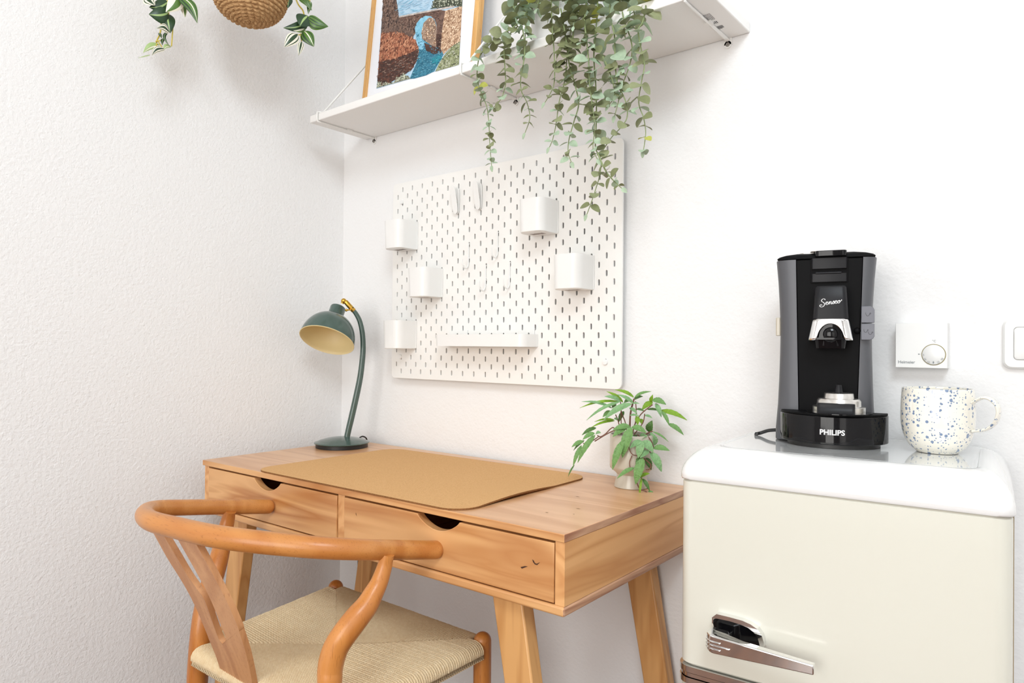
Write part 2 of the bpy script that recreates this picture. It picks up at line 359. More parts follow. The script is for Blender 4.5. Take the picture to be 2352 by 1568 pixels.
mb.v = vs; mb.f = fs; mb.m = ms
tag(mb.build('desk_mat', ['cork','corke'], smooth=30), 'large tan cork desk mat with rounded corners lying on the desk', 'desk mat')

# ================================================================ LAMP
LB = V(.180, -.135, .753)
lamp = thing('desk_lamp', 'dark green desk lamp with tilted dome shade on the left end of the desk', 'lamp', LB)
base = MB(); base.lathe([(.0,.0215),(.012,.0212),(.03,.0192),(.048,.0155),(.062,.0115),(.0715,.0075),(.0765,.0062),(.0775,.0050),(.0765,.0032),(.070,.003)][::-1], LB+V(0,0,.0085), n=64)
ld = (LB-CAM); ld.z = 0; ld.normalize(); ls = V(-ld.y, ld.x, 0)*-1    # ls: to the right as seen
base.build('base', 'green', lamp)
part_label(MB().lathe([(.0,0),(.0725,0),(.0725,.010),(.068,.012)], LB+V(0,0,.0004), n=64).build('base_ring', 'black', lamp), 'black base ring')
def LP(px, py, off=0): return face(px, py, LB, off)
foot = LP(796.5, 1004)
apx = [(796.5,1006),(801,985),(807.5,958),(819.6,904.5),(827.6,864),(832.4,824),(834,797),(832.3,765),(826.5,738),(818,721),(811,712)]
ap = smoothpath([LP(*q) for q in apx], 5)
MB().tube(ap, lerpl([.0085,.0085,.0088,.0088,.0085,.0080,.0076,.0074,.0070,.0066,.0062], len(ap)), 20).lathe([(.010,0),(.0105,.003),(.009,.006)], foot-V(0,0,.003), n=24).build('arm', 'green', lamp)
b0, b1 = LP(812,713), LP(794,693)
br = MB().tube([b0, b1], [.0072,.0068], 20, dome=.5).ball(LP(789.5,691), .0078, 16).tube([LP(789,691), LP(786,697)], .005, 12).tube([LP(797,712,.012), LP(806,711,.006)], [.0022,.0022], 10).ball(LP(795.5,712,.014), .0042, 12)
br.build('hinge', 'brass', lamp)
MB().tube([LP(811,706,.0066), LP(811,706,.0078)], .0018, 10).build('hinge_screw', 'black', lamp)
SC = LP(751, 781, .02)                                            # centre of the opening
dn = (-upv*math.cos(math.radians(19)) - rgt*math.sin(math.radians(19)))
tocam = (CAM-SC).normalized(); nrm = (dn*0.86 + tocam*0.50).normalized(); axs = -nrm
Rr = .0765; hh = .083
prof = [(Rr,0)]+[(Rr*math.cos(t)**.92*1.0, hh*math.sin(t)) for t in [i*PI/2/16 for i in range(1,14)]]
prof = [(max(r_, .0225), h) for r_, h in prof]
sh = MB().lathe(prof+[(.0225,.0775),(.0218,.082),(.0222,.1075),(.0212,.110),(.0,.1105)], SC, axs, 64)
shade = sh.build('shade', 'green', lamp, smooth=50)
pin = [(Rr-.0012,-.0008)]+[((Rr-.0025)*math.cos(t)**.92, (hh-.003)*math.sin(t)) for t in [i*PI/2/16 for i in range(1,16)]]+[(0,hh-.003)]
ln = MB().lathe([(Rr+.0008,.0),(Rr+.0014,-.001),(Rr,-.002)]+pin, SC, axs, 64)
part_label(ln.build('shade_lining', 'cream', shade, smooth=50), 'cream inner lining of shade')
cb = smoothpath([LP(822,1008,-.04), LP(832,1002,-.055), LP(841,1006,-.07), LP(844,1017,-.085)], 6)
cable = MB().tube(cb, .0022, 8)
cw = smoothpath([onY(844,1017,-.016), onY(835,1100,-.010), onY(823,1290,-.012), onY(828,1370,-.012), onY(834,1430,-.012), onY(838,1700,-.014)], 6)
cable.tube([cb[-1], cw[0]], .0022, 8); cable.tube(cw, .0024, 8)
part_label(cable.build('power_cord', 'black', lamp), 'black power cord')

# ================================================================ PEGBOARD
BX, BZ = .2615, .95
cu = bpy.data.curves.new('pb', 'CURVE'); cu.dimensions = '2D'; cu.fill_mode = 'BOTH'; cu.extrude = .0022; cu.bevel_depth = .0004; cu.bevel_resolution = 1
def spl(pts):
    s = cu.splines.new('POLY'); s.points.add(len(pts)-1)
    for i, (x, y) in enumerate(pts): s.points[i].co = (x, y, 0, 1)
    s.use_cyclic_u = True
spl(rrect(0, .76, 0, .56, .012, 5))
def slot(u, v, r=.0028, h=.0076):
    p = []
    for cy, a0 in ((v+h-r, 0), (v-h+r, PI)):
        for i in range(5): a = a0+PI*i/4; p.append((u+r*math.cos(a), cy+r*math.sin(a)))
    return p
for j in range(27):
    v = .02+.02*j
    us = [.04+.04*k for k in range(18)] if j % 2 == 0 else [.02+.04*k for k in range(19)]
    for u in us:
        if (u < .03 or u > .73) and (v > .535): continue
        spl(slot(u, v))
to = bpy.data.objects.new('pb', cu); C.objects.link(to); dg = bpy.context.evaluated_depsgraph_get(); dg.update()
me = bpy.data.meshes.new_from_object(to.evaluated_get(dg)); bpy.data.objects.remove(to)
me.materials.clear(); me.materials.append(M['board'])
peg = thing('pegboard', 'white pegboard panel with rows of slots mounted on the wall above the desk', 'pegboard', (BX, 0, BZ))
for v in me.vertices: v.co = (v.co.x, -.0206-v.co.z, v.co.y)
bm = bmesh.new(); bm.from_mesh(me); bmesh.ops.remove_doubles(bm, verts=bm.verts, dist=1e-5); bmesh.ops.recalc_face_normals(bm, faces=bm.faces); bm.to_mesh(me); bm.free()
po = bpy.data.objects.new('panel', me); C.objects.link(po); po.parent = peg; WM['panel'] = WM['pegboard']
for u, v in ((.038,.505),(.037,.061),(.719,.0595),(.72,.50)):
    s = MB().lathe([(0,.004),(.006,.0036),(.0068,.002),(.0068,0)], (BX+u, -.0233, BZ+v), (0,-1,0), 20); s.box(BX+u-.003, BX+u+.0015, -.0276, -.0272, BZ+v-.0006, BZ+v+.0003)
    k_ = s.build('mounting_screw', 'white_plastic', peg)
    MB().tube([(BX+u,0,BZ+v),(BX+u,-.0180,BZ+v)], .005, 12).build('spacer', 'white_plastic', peg)

PY = -.0234   # front face of the panel
cup = thing('pegboard_cup', '', 'container', (0,0,0), 0, 'white cups hooked on the pegboard')
w_, dp, hh = .075, .069, .0785
def sec(e, z, grow=0):
    r = .022; pts = []
    x0, x1, y0, y1 = e-grow, w_-e+grow, -dp+e-grow, 0
    pts = [(x0, y1), ]
    for i in range(7): a = PI+PI/2*i/6; pts.append((x0+r+r*math.cos(a), y0+r+r*math.sin(a)))
    for i in range(7): a = -PI/2+PI/2*i/6; pts.append((x1-r+r*math.cos(a), y0+r+r*math.sin(a)))
    pts.append((x1, y1)); return [V(x,y,z) for x,y in pts]
cb_ = MB().loft([sec(.0035,0), sec(.0020,.0015), sec(0,hh), sec(.0018,hh), sec(.0045,.004)], caps=True)
cb_.box(-.0004, w_+.0004, -.0016, -.0002, .002, hh+.0008)
cb_.build('body', 'white_plastic', cup, local=True, smooth=40)
for x in (.0175, .0575): MB().box(x-.0015, x+.0015, -.004, .0028, hh-.006, hh+.003).build('hook_tab', 'white_plastic', cup, local=True)
lab = MB()
random.seed(3)
for k in range(9):
    x = .018+k*.0042; lab.add([V(x,-.020-random.random()*.004,-.0003),V(x+.0026,-.020,-.0003),V(x+.0026,-.036-random.random()*.006,-.0003),V(x,-.036,-.0003)], [(0,1,2,3)])
lab.build('base_print', mat('base_print', s2l(165,150,146), .7), cup, local=True)
cups = [(.3666,1.3120,'white cup on the left side of the pegboard, topmost of the three there'),
        (.4660,1.1740,'white cup on the pegboard between the upper and lower left cups, set slightly right'),
        (.3651,1.0340,'lowest white cup on the left side of the pegboard, beside the lamp arm'),
        (.8489,1.3110,'white cup at the upper right of the pegboard, below the hanging eucalyptus'),
        (.9497,1.1730,'rightmost white cup on the pegboard, a step below the upper right one')]
for i, (xr, z, l) in enumerate(cups):
    o = cup if i == 0 else copy_tree(cup); o.location = (xr-w_, PY-.0003, z); o['label'] = l; o['group'] = 'white cups hooked on the pegboard'
# ledge tray
tr = thing('pegboard_tray', 'long shallow white tray hooked across the lower middle of the pegboard', 'tray', (.4905, PY-.0003, 1.0425))
def sec2(e, z, W=.3007, dd=.060, r=.020):
    x0, x1, y0 = e, W-e, -dd+e; p = [(x0,0)]
    for i in range(7): a = PI+PI/2*i/6; p.append((x0+r+r*math.cos(a), y0+r+r*math.sin(a)))
    for i in range(7): a = -PI/2+PI/2*i/6; p.append((x1-r+r*math.cos(a), y0+r+r*math.sin(a)))
    p.append((x1,0)); return [V(x,y,z) for x,y in p]
MB().loft([sec2(.001,0), sec2(0,.0300), sec2(.0022,.0300), sec2(.0022,.003)]).box(0,.3007,-.0018,-.0001,0,.0300).build('body', 'white_plastic', tr, local=True)
for x in (.069, .2895): MB().tube([V(x,.0030,.043),V(x,-.001,.042),V(x,-.0025,.036),V(x,-.0012,.028)], .0013, 8).build('hook_tab', 'white_plastic', tr, local=True)
# J hooks
hk = thing('pegboard_hook', '', 'hook', (0,0,0), 0, 'thin wire hooks on the pegboard')
hp = smoothpath([V(0,.004,.012),V(0,-.001,.0125),V(0,-.0022,.008),V(0,-.0022,-.036),V(0,-.004,-.046),V(0,-.011,-.0525),V(0,-.020,-.0500),V(0,-.0245,-.042),V(0,-.0260,-.030)], 5)
MB().tube(hp, .0017, 10, dome=1).build('wire', 'white_plastic', hk, local=True)
MB().lathe([(.0022,0),(.0024,.002),(.0022,.004)], (0,.001,-.0245), (0,-1,0), 12, capb=True).build('peg', 'white_plastic', hk, local=True)
for i, (u, zt, l) in enumerate(((.300,.3490,'thin white wire hook on the pegboard, left one of the upper pair'),(.400,.3700,'thin white wire hook on the pegboard, right one of the upper pair'),
                                (.360,.2880,'thin white wire hook on the pegboard, left one of the lower pair'),(.440,.2900,'thin white wire hook on the pegboard, right one of the lower pair'))):
    o = hk if i == 0 else copy_tree(hk); o.location = (BX+u, PY, BZ+zt); o['label'] = l; o['group'] = 'thin wire hooks on the pegboard'
# clips
cl = thing('pegboard_clip', '', 'clip', (0,0,0), 0, 'wide white clips at the top of the pegboard')
def slab(pts, wd, th):
    secs = []
    for i, p in enumerate(pts):
        q = pts[min(i+1,len(pts)-1)]-pts[max(i-1,0)]; q.normalize(); nn_ = V(0, -q.z, q.y)
        t = i/(len(pts)-1); ww = wd*math.sqrt(max(0.02, 1-(2*abs(t-.5))**7)); secs.append([p+V(-ww,0,0)+nn_*th, p+V(ww,0,0)+nn_*th, p+V(ww,0,0)-nn_*th, p+V(-ww,0,0)-nn_*th])
    return MB().loft(secs)
slab([V(0,-.0225+.0145*k/14,.074*(1-k/14)) for k in range(15)], .0088, .0012).build('front_plate', 'white_plastic', cl, local=True, bevel=.0006)
slab([V(0,-.0028,.072*(1-k/14)) for k in range(15)], .0080, .0011).build('back_plate', 'white_plastic', cl, local=True, bevel=.0006)
part_label(MB().tube([V(-.006,-.010,.030),V(.006,-.010,.030)], .0022, 12).tube([V(.004,-.006,.036),V(.004,-.012,.052)], .0007, 6).build('spring', 'steel', cl, local=True), 'steel spring')
for i, (u, z, l) in enumerate(((.258,.4440,'wide white clip at the top of the pegboard, the left one'),(.338,.4460,'wide white clip at the top of the pegboard, the right one'))):
    o = cl if i == 0 else copy_tree(cl); o.location = (BX+u, PY, BZ+z); o['label'] = l; o['group'] = 'wide white clips at the top of the pegboard'

# ================================================================ SHELF
SX0, SX1, SZ = .1085, 1.2965, 1.6735
shelf = thing('wall_shelf', 'long white wall shelf above the pegboard held by wire brackets', 'shelf', (SX0, 0, SZ))
MB().box(SX0, SX1, -.2035, -.001, SZ, SZ+.0205).build('board', 'shelf', shelf, bevel=.0022, seg=3)
pr_ = MB(); random.seed(5)
LO = V(1.262, -.128, SZ-.0003); ux = V(0,1,0); uy = V(1,0,0)       # printed label under the right end
def strip(u0, u1, v0, v1): pr_.add([LO+ux*a+uy*b for a, b in ((u0,v0),(u1,v0),(u1,v1),(u0,v1))], [(0,1,2,3)])
for k in range(7):
    x = 0
    while x < .028:
        l = random.uniform(.002,.006); strip(x, min(x+l,.03), -.010+k*.0021, -.010+k*.0021+.0009); x += l+.0012
for k in range(5): strip(.036+k*.0003, .047, -.012+k*.0030, -.012+k*.0030+.0016)
for k in range(9): strip(.060, .072, -.010+k*.0016, -.010+k*.0016+.0009)
text(pr_, 'CE', .0085, LO+ux*.0745+uy*-.010, uy, -ux, ext=0)
part_label(pr_.build('printed_label', 'ink', shelf), 'small black printed label under the board')
def bracket(x):
    t = MB(); r = .0026; y0 = -.2062
    f = MB()
    # flat tongue on the wall with screw, rod under the board, hook round the front, diagonal stay
    f.lathe([(0,.003),(.0075,.003),(.0075,0)], (x,-.0002,SZ-.0125), (0,-1,0), 20); f.box(x-.0085, x+.0085, -.0032, -.0002, SZ-.013, SZ+.0)
    rod = smoothpath([V(x,-.004,SZ-.0035),V(x,-.06,SZ-.0035),V(x,-.188,SZ-.0035),V(x,-.2045,SZ-.0015),V(x,y0-.001,SZ+.008),V(x,y0,SZ+.020),V(x-.001,-.203,SZ+.0235),V(x+.003,-.197,SZ+.0240),V(x+.006,-.188,SZ+.028),V(x+.006,-.15,SZ+.074),V(x+.006,-.04,SZ+.208),V(x+.006,-.006,SZ+.250),V(x+.003,-.003,SZ+.262)], 5)
    f.tube(rod, r, 10)
    f.box(x-.006, x+.006, -.104, -.088, SZ-.0052, SZ-.0004); f.tube([V(x,-.004,SZ-.003),V(x,-.088,SZ-.003)], [.0040,.0036], 8)
    f.box(x-.0055, x+.0115, -.0032, -.0002, SZ+.246, SZ+.272)
    b = f.build('bracket', 'white_metal', shelf)
    MB().lathe([(0,.0034),(.0016,.0034),(.0020,.0040),(.0042,.0040),(.0046,.0031)], (x,0,SZ-.0125), (0,-1,0), 20).build('screw', 'screw', b)
for x in (.1480, .6985, 1.2515): bracket(x)

# picture frame leaning on the wall, on the shelf
FT = math.radians(6.0); FW, FH, FD = .436, .600, .020
FX0 = .2005; FY0 = -.0985
FR = Matrix.Translation((FX0, FY0, SZ+.0207)) @ Matrix.Rotation(-FT, 4, 'X')
fr_ = thing('framed_print', 'framed landscape print of an arched bridge over a turquoise inlet, leaning on the shelf', 'picture', (FX0, FY0, SZ+.0207))
WM[fr_.name] = Matrix.Translation((FX0, FY0, SZ+.0207))
def fb(x0,x1,z0,z1,y0,y1):
    b = MB().box(x0,x1,y0,y1,z0,z1); b.v = [FR@v for v in b.v]; return b
fm = MB()
for a in ((0,.0155,0,FH),(FW-.0155,FW,0,FH),(.0155,FW-.0155,0,.0155),(.0155,FW-.0155,FH-.0155,FH)):
    b = fb(*a, 0, FD); fm.add(b.v, b.f)
fm.build('frame', 'oak', fr_, bevel=.0015)
fb(.0155,FW-.0155,.0155,FH-.0155,.006,.012).build('mount', 'matb', fr_)
PP = FR @ V(0,.0058,0); PN = (FR.to_3x3() @ V(0,1,0))
def pl(zx, zy, lift=0): return onp(800+zx/4.48, zy/4.48, PP-PN*lift, PN)
PM = []
def pmat(nm, c, c2, s=60): PM.append(mat('print_'+nm, s2l(*c), .6, spec=.2, var=(s, s2l(*c2), .38, .62))); return len(PM)-1
i_sea = pmat('pale_sea', (188,214,232), (168,200,222)); i_dk = pmat('dark_cliff', (92,76,70), (132,106,92)); i_brg = pmat('bridge', (128,100,88), (98,76,68)); i_deck = pmat('deck', (214,204,198), (170,158,150))
i_tan = pmat('tan_cliff', (222,190,160), (176,140,112), 90); i_rk = pmat('rock', (176,152,134), (140,116,100), 90); i_red = pmat('red_rock', (182,116,88), (124,78,60), 70); i_band = pmat('shaded_rock', (96,68,60), (66,48,44))
i_wat = pmat('water', (74,140,164), (48,104,128), 140); i_teal = pmat('teal_water', (44,150,164), (60,132,150)); i_wl = pmat('light_water', (150,204,228), (120,184,212), 90)
i_shr = pmat('shrub', (176,178,158), (110,108,92), 160); i_shg = pmat('green_shrub', (172,176,140), (120,128,88), 160); i_shd = pmat('dark_shrub', (92,100,84), (62,66,56), 120)
pm = MB()
L_ = 0
def pg(pts, mi):
    global L_; L_ += 1; pm.add([pl(x, y, .0002+L_*.00004) for x, y in pts], [tuple(range(len(pts)))], mi)
pg([(290,913),(1138,665),(1196,-700),(410,-700)], i_sea)
pg([(360,0),(490,-40),(505,60),(515,130),(522,182),(690,160),(700,230),(690,340),(500,345),(336,345)], i_dk)
pg([(430,-700),(600,-690),(520,-300),(500,-60),(490,0),(360,0)], i_dk)
pg([(690,150),(930,100),(1000,110),(975,240),(960,360),(950,520),(900,500),(908,350),(905,250),(700,300),(690,330)], i_brg)
pg([(522,180),(690,150),(690,330),(640,330),(540,300)], i_brg)
pg([(690,330),(684,290),(705,235),(745,188),(795,162),(850,168),(888,200),(908,250),(912,350),(905,480),(860,470),(760,420),(700,420)], i_wl)
pg([(760,300),(775,235),(830,180),(870,185),(895,225),(908,270),(912,350),(905,490),(860,470),(760,400),(750,345)], i_rk)
pg([(1000,110),(1172,60),(1150,440),(1060,480),(980,560),(950,500),(962,350),(975,240)], i_tan)
pg([(690,330),(755,345),(760,400),(860,470),(950,500),(980,560),(930,650),(880,735),(800,775),(680,808),(630,812),(700,650),(725,500),(700,400)], i_wat)
pg([(690,330),(755,345),(760,400),(800,440),(760,520),(725,500),(700,400)], i_wl)
pg([(850,610),(930,560),(965,600),(910,670),(860,650)], i_teal)
pg([(780,440),(860,470),(950,500),(965,540),(880,560),(800,520)], i_band)
pg([(905,350),(962,350),(950,505),(905,490)], i_band)
pg([(336,340),(500,318),(620,365),(690,410),(725,500),(718,600),(650,720),(500,800),(350,886),(298,840)], i_red)
pg([(318,640),(500,595),(640,540),(722,500),(718,600),(650,720),(560,775),(430,850),(350,886),(298,840)], i_band)
pg([(336,345),(345,190),(420,200),(520,240),(660,290),(690,340),(660,390),(500,322)], i_dk)
pg([(292,905),(300,835),(340,862),(400,845),(470,850),(500,770),(530,800),(550,745),(575,790),(610,775),(640,808)], i_shr)
pg([(1150,420),(1060,480),(985,570),(935,650),(895,735),(1138,665)], i_shg)
pg([(838,92),(870,70),(870,20),(900,-20),(960,-80),(1080,-60),(1180,-120),(1170,70),(1090,62)], i_shd)
pg([(522,166),(1088,56),(1088,74),(522,182)], i_deck)
def inside(x, y, P_):
    c_ = False; j = len(P_)-1
    for i in range(len(P_)):
        if (P_[i][1] > y) != (P_[j][1] > y) and x < (P_[j][0]-P_[i][0])*(y-P_[i][1])/(P_[j][1]-P_[i][1])+P_[i][0]: c_ = not c_
        j = i
    return c_
random.seed(21)
def facets(P_, mis, n, sx_, sy_, ang=0, no=()):
    xs_ = [p[0] for p in P_]; ys_ = [max(-60, p[1]) for p in P_]; k_ = 0; tries = 0
    while k_ < n and tries < n*12:
        tries += 1; x = random.uniform(min(xs_), max(xs_)); y = random.uniform(min(ys_), max(ys_))
        if not inside(x, y, P_) or any(inside(x, y, q_) for q_ in no): continue
        k_ += 1; a = ang+random.uniform(-.5,.5); ca, sa = math.cos(a), math.sin(a); q = []
        w1, h1 = sx_*random.uniform(.4,1.3), sy_*random.uniform(.4,1.3)
        for t in range(6):
            tt = t*PI/3+random.uniform(-.35,.35); rx, ry = w1*math.cos(tt), h1*math.sin(tt); q.append((x+rx*ca-ry*sa, y+rx*sa+ry*ca))
        pm.add([pl(u, v, .0014+k_*.0000004) for u, v in q], [tuple(range(6))], random.choice(mis))
i_r2 = pmat('rock_light', (208,150,118), (188,128,98)); i_r3 = pmat('rock_shadow', (118,74,60), (96,60,50)); i_t2 = pmat('cliff_light', (238,212,184), (222,190,158)); i_t3 = pmat('cliff_shadow', (164,126,98), (140,106,84))
i_d2 = pmat('cliff_mid', (124,102,92), (146,120,106)); i_d3 = pmat('cliff_deep', (62,50,48), (78,64,60)); i_w2 = pmat('water_light', (112,176,198), (150,204,220)); i_w3 = pmat('water_deep', (48,102,128), (36,84,108))
i_s2 = pmat('leaf_light', (206,208,190), (188,192,168)); i_s3 = pmat('leaf_dark', (96,98,82), (72,76,62))
red_ = [(336,340),(500,318),(620,365),(690,410),(725,500),(718,600),(650,720),(500,800),(350,886),(298,840)]
band_ = [(318,640),(500,595),(640,540),(722,500),(718,600),(650,720),(560,775),(430,850),(350,886),(298,840)]
wat_ = [(690,330),(755,345),(760,400),(860,470),(950,500),(980,560),(930,650),(880,735),(800,775),(680,800),(640,800),(700,650),(725,500),(700,400)]
facets(red_, [i_r2,i_r3,i_r2,i_red], 520, 5, 16, .35, (band_,)); facets(band_, [i_d2,i_d3,i_r3], 300, 16, 5, -.35)
facets([(1000,110),(1166,70),(1145,430),(1060,480),(980,550),(955,500),(962,350),(975,240)], [i_t2,i_t3,i_t2,i_tan], 420, 6, 12, .5)
facets([(775,235),(830,180),(870,185),(900,240),(905,480),(860,465),(765,400),(752,345)], [i_t2,i_t3,i_rk], 200, 5, 10, .4)
facets([(355,0),(490,0),(505,60),(515,130),(522,190),(690,170),(690,330),(500,340),(338,340)], [i_d2,i_d3,i_dk,i_d2], 380, 6, 12, .2)
facets([(525,185),(960,105),(975,240),(950,500),(915,480),(908,250),(850,165),(790,160),(700,250),(690,320),(560,300)], [i_d2,i_brg,i_d3], 150, 8, 5, -.2)
facets(wat_, [i_w2,i_w3,i_wat], 330, 9, 2.4, -.25); facets([(300,840),(400,850),(470,855),(530,790),(560,750),(620,800),(560,815),(292,905)], [i_s2,i_s3,i_s2], 240, 4, 7, .2)
facets([(1140,430),(1060,485),(985,575),(935,655),(900,730),(1132,664)], [i_s2,i_s3,i_shg], 260, 4, 9, .7); facets([(842,90),(870,10),(1170,-20),(1165,70),(1090,62)], [i_s3,i_shd,i_s2], 200, 6, 8, .3)
facets([(505,0),(840,0),(830,90),(530,160),(512,100)], [i_wl,i_sea], 60, 40, 2, -.2)
pm.build('printed_photo', PM, fr_, smooth=0)

# ================================================================ EUCALYPTUS on the shelf
EC = V(.905, -.110, SZ+.0207)
euc = thing('eucalyptus_plant', 'trailing grey-green eucalyptus in a white pot hanging over the shelf edge', 'plant', EC)
MB().lathe([(0,.004),(.050,.004),(.051,.0),(.056,.004),(.066,.135),(.063,.135),(.060,.12),(.0,.118)], EC, n=48).build('pot', 'wpot', euc)
EY = -.232
def disc_leaf(mb, base, d, nrm, L, W, mi, cup=.12):
    d = d.normalized(); nrm = (nrm-d*nrm.dot(d)).normalized(); s = d.cross(nrm); n = 9; vs = []; 
    for i in range(n+1):
        t = i/n; x = L*t; hw = W*.5*math.sin(PI*min(1, t**.8))**.62 if 0 < t < 1 else (.0006 if t == 0 else .0012)
        z = -cup*L*(t-.2)**2
        for k in (-1,-.5,0,.5,1): vs.append(base+d*x+s*hw*k+nrm*(z+abs(k)*hw*.22))
    fs = [(i*5+k, i*5+k+1, (i+1)*5+k+1, (i+1)*5+k) for i in range(n) for k in range(4)]
    mb.add(vs, fs, mi)
random.seed(11)
vines = [
 ([(1215,-60),(1212,20),(1180,62),(1150,80),(1118,108),(1100,135),(1096,180),(1106,215),(1118,245),(1123,285),(1125,330),(1129,380)], .85),
 ([(1190,60),(1165,85),(1158,110),(1160,160),(1161,195),(1150,228),(1130,250)], .85),
 ([(1175,-60),(1178,10),(1196,50),(1205,100),(1203,140),(1196,180),(1198,210),(1210,235),(1217,270),(1206,305)], 1.05),
 ([(1215,-60),(1216,0),(1208,50),(1206,95),(1204,125)], 1.15),
 ([(1262,-60),(1266,0),(1268,60),(1272,110),(1274,160),(1272,195),(1262,218),(1252,235)], .95),
 ([(1310,-60),(1312,0),(1317,50),(1315,90),(1303,130),(1300,165),(1295,195),(1284,235),(1278,280),(1270,318),(1262,338)], .95),
 ([(1288,20),(1300,90),(1308,150),(1322,200),(1329,240),(1318,280),(1307,320),(1305,350),(1312,372)], 1.05),
 ([(1370,-60),(1372,20),(1368,80),(1364,130),(1368,190),(1370,250),(1369,305),(1368,340),(1380,368),(1378,400),(1368,435),(1358,465),(1348,492)], 1.15),
 ([(1350,-50),(1343,40),(1347,90),(1352,140),(1354,190),(1360,240),(1366,290),(1362,340),(1372,365)], 1.0),
 ([(1398,-60),(1401,30),(1411,80),(1413,140),(1418,190),(1436,230),(1441,265),(1430,288),(1405,315),(1385,345)], 1.15),
 ([(1430,-50),(1430,30),(1447,85),(1452,115),(1446,150),(1428,200),(1420,235),(1412,265)], 1.0),
 ([(1487,-60),(1484,10),(1476,50),(1466,70),(1472,110),(1480,150),(1474,185),(1467,235),(1478,270),(1483,305),(1478,345)], 1.1),
 ([(1372,350),(1390,390),(1403,408),(1420,425),(1428,432)], .75),
 ([(1440,-60),(1452,10),(1458,40),(1446,62)], 1.1),
 ([(1250,-60),(1240,-10),(1232,20)], 1.0), ([(1345,-60),(1335,-10),(1325,30),(1318,60)], 1.0),
 ([(1385,130),(1402,170),(1412,215),(1400,240)], 1.1)]
for vi, (pts, ls_) in enumerate(vines):
    off = random.uniform(-.012, .012)
    P = [onY(x, y, EY+off-(.0 if y > 60 else (60-y)*-.0006)) for x, y in pts]
    if pts[0][1] < 0: P = [EC+V(random.uniform(-.03,.03),random.uniform(-.03,.02),.14), EC+V((P[0].x-EC.x)*.6,-.06,.175)]+P
    path = smoothpath(P, 6)
    n = len(path); st = MB().tube(path, lerpl([.0017,.0013,.0008], n), 6)
    vine = st.build('vine', 'estem', euc)
    lf = MB(); d_acc = 0; az = random.random()*PI; last = path[0]; node = 0
    tot = sum((path[i+1]-path[i]).length for i in range(n-1)); run = 0; nxt = .03
    for i in range(n-1):
        seg = path[i+1]-path[i]; sl = seg.length
        while run+sl > nxt:
            p = path[i]+seg*((nxt-run)/sl); t = seg.normalized(); frac = nxt/tot
            az += PI/2+random.uniform(-.5,.5)
            size = .0275*ls_*random.uniform(.72,1.22)*(1-.42*max(0,frac-.55)/.45)
            mi = random.choices((0,1,2,3), (5,4,4,.25))[0] if frac < .62 else random.choices((0,1,2,3), (3,5,3,.1))[0]
            o = t.orthogonal().normalized(); q = t.cross(o)
            for s_ in (0, PI):
                a = az+s_+random.uniform(-.25,.25); dd = o*math.cos(a)+q*math.sin(a)
                dr_ = (dd+t*random.uniform(.05,.75)).normalized()
                nn_ = (-t*1.0+dd*random.uniform(.2,.9)+V(random.uniform(-.3,.5),-random.uniform(.2,1.5),random.uniform(-.5,.2)))
                base_ = p+dd*.0012
                disc_leaf(lf, base_, dr_, nn_, size, size*random.uniform(.88,1.06), mi)
            nxt += .0175*ls_*random.uniform(.8,1.2)
        run += sl
    # tip
    disc_leaf(lf, path[-1], path[-1]-path[-3], V(0,-1,.3), .014, .009, 1)
    lf.build('leaves', ['e1','e2','e3','e4'], vine, thick=-1)

# ================================================================ FERN POT on the desk
PC = V(1.0845, -.0870, .7533)
fern = thing('potted_plant', 'small leafy green plant in a greige footed pot on the desk', 'plant', PC)
MB().lathe([(0,.003),(.033,.003),(.0345,0),(.0355,.001),(.0350,.006),(.0308,.022),(.0305,.027),(.033,.030),(.0445,.040),(.0455,.044),(.0455,.108),(.0445,.1100),(.0425,.1090),(.042,.095),(0,.094)], PC, n=56).build('pot', 'pot', fern)
MB().lathe([(0,.0965),(.0415,.0955)], PC, n=24).build('soil', 'soil', fern)
def FP(zx, zy, off=0): return face(1280+zx/5.228, 860+zy/5.228, PC, off)
def blade(mb, b, t, W, mi, bow=.10, n=14, side=None, notch=.0):
    b, t = Vector(b), Vector(t); d = t-b; L = d.length; d.normalize()
    tc_ = (CAM-b).normalized(); up = (V(0,0,1)*.8+tc_*.75); nrm = (up-d*up.dot(d)).normalized(); s = d.cross(nrm); vs = []
    for i in range(n+1):
        u = i/n; hw = W*.5*(math.sin(PI*u**.72)**.8 if 0 < u < 1 else .02)*(1+.07*math.sin(i*2.6)); hw = max(hw, .0004)
        c = b+d*L*u+nrm*(bow*L*math.sin(PI*u))+s*(notch*L*math.sin(PI*u))
        for k in (-1,-.5,0,.5,1): vs.append(c+s*hw*k+nrm*(abs(k)*hw*.32))
    mb.add(vs, [(i*5+k, i*5+k+1, (i+1)*5+k+1, (i+1)*5+k) for i in range(n) for k in range(4)], mi)
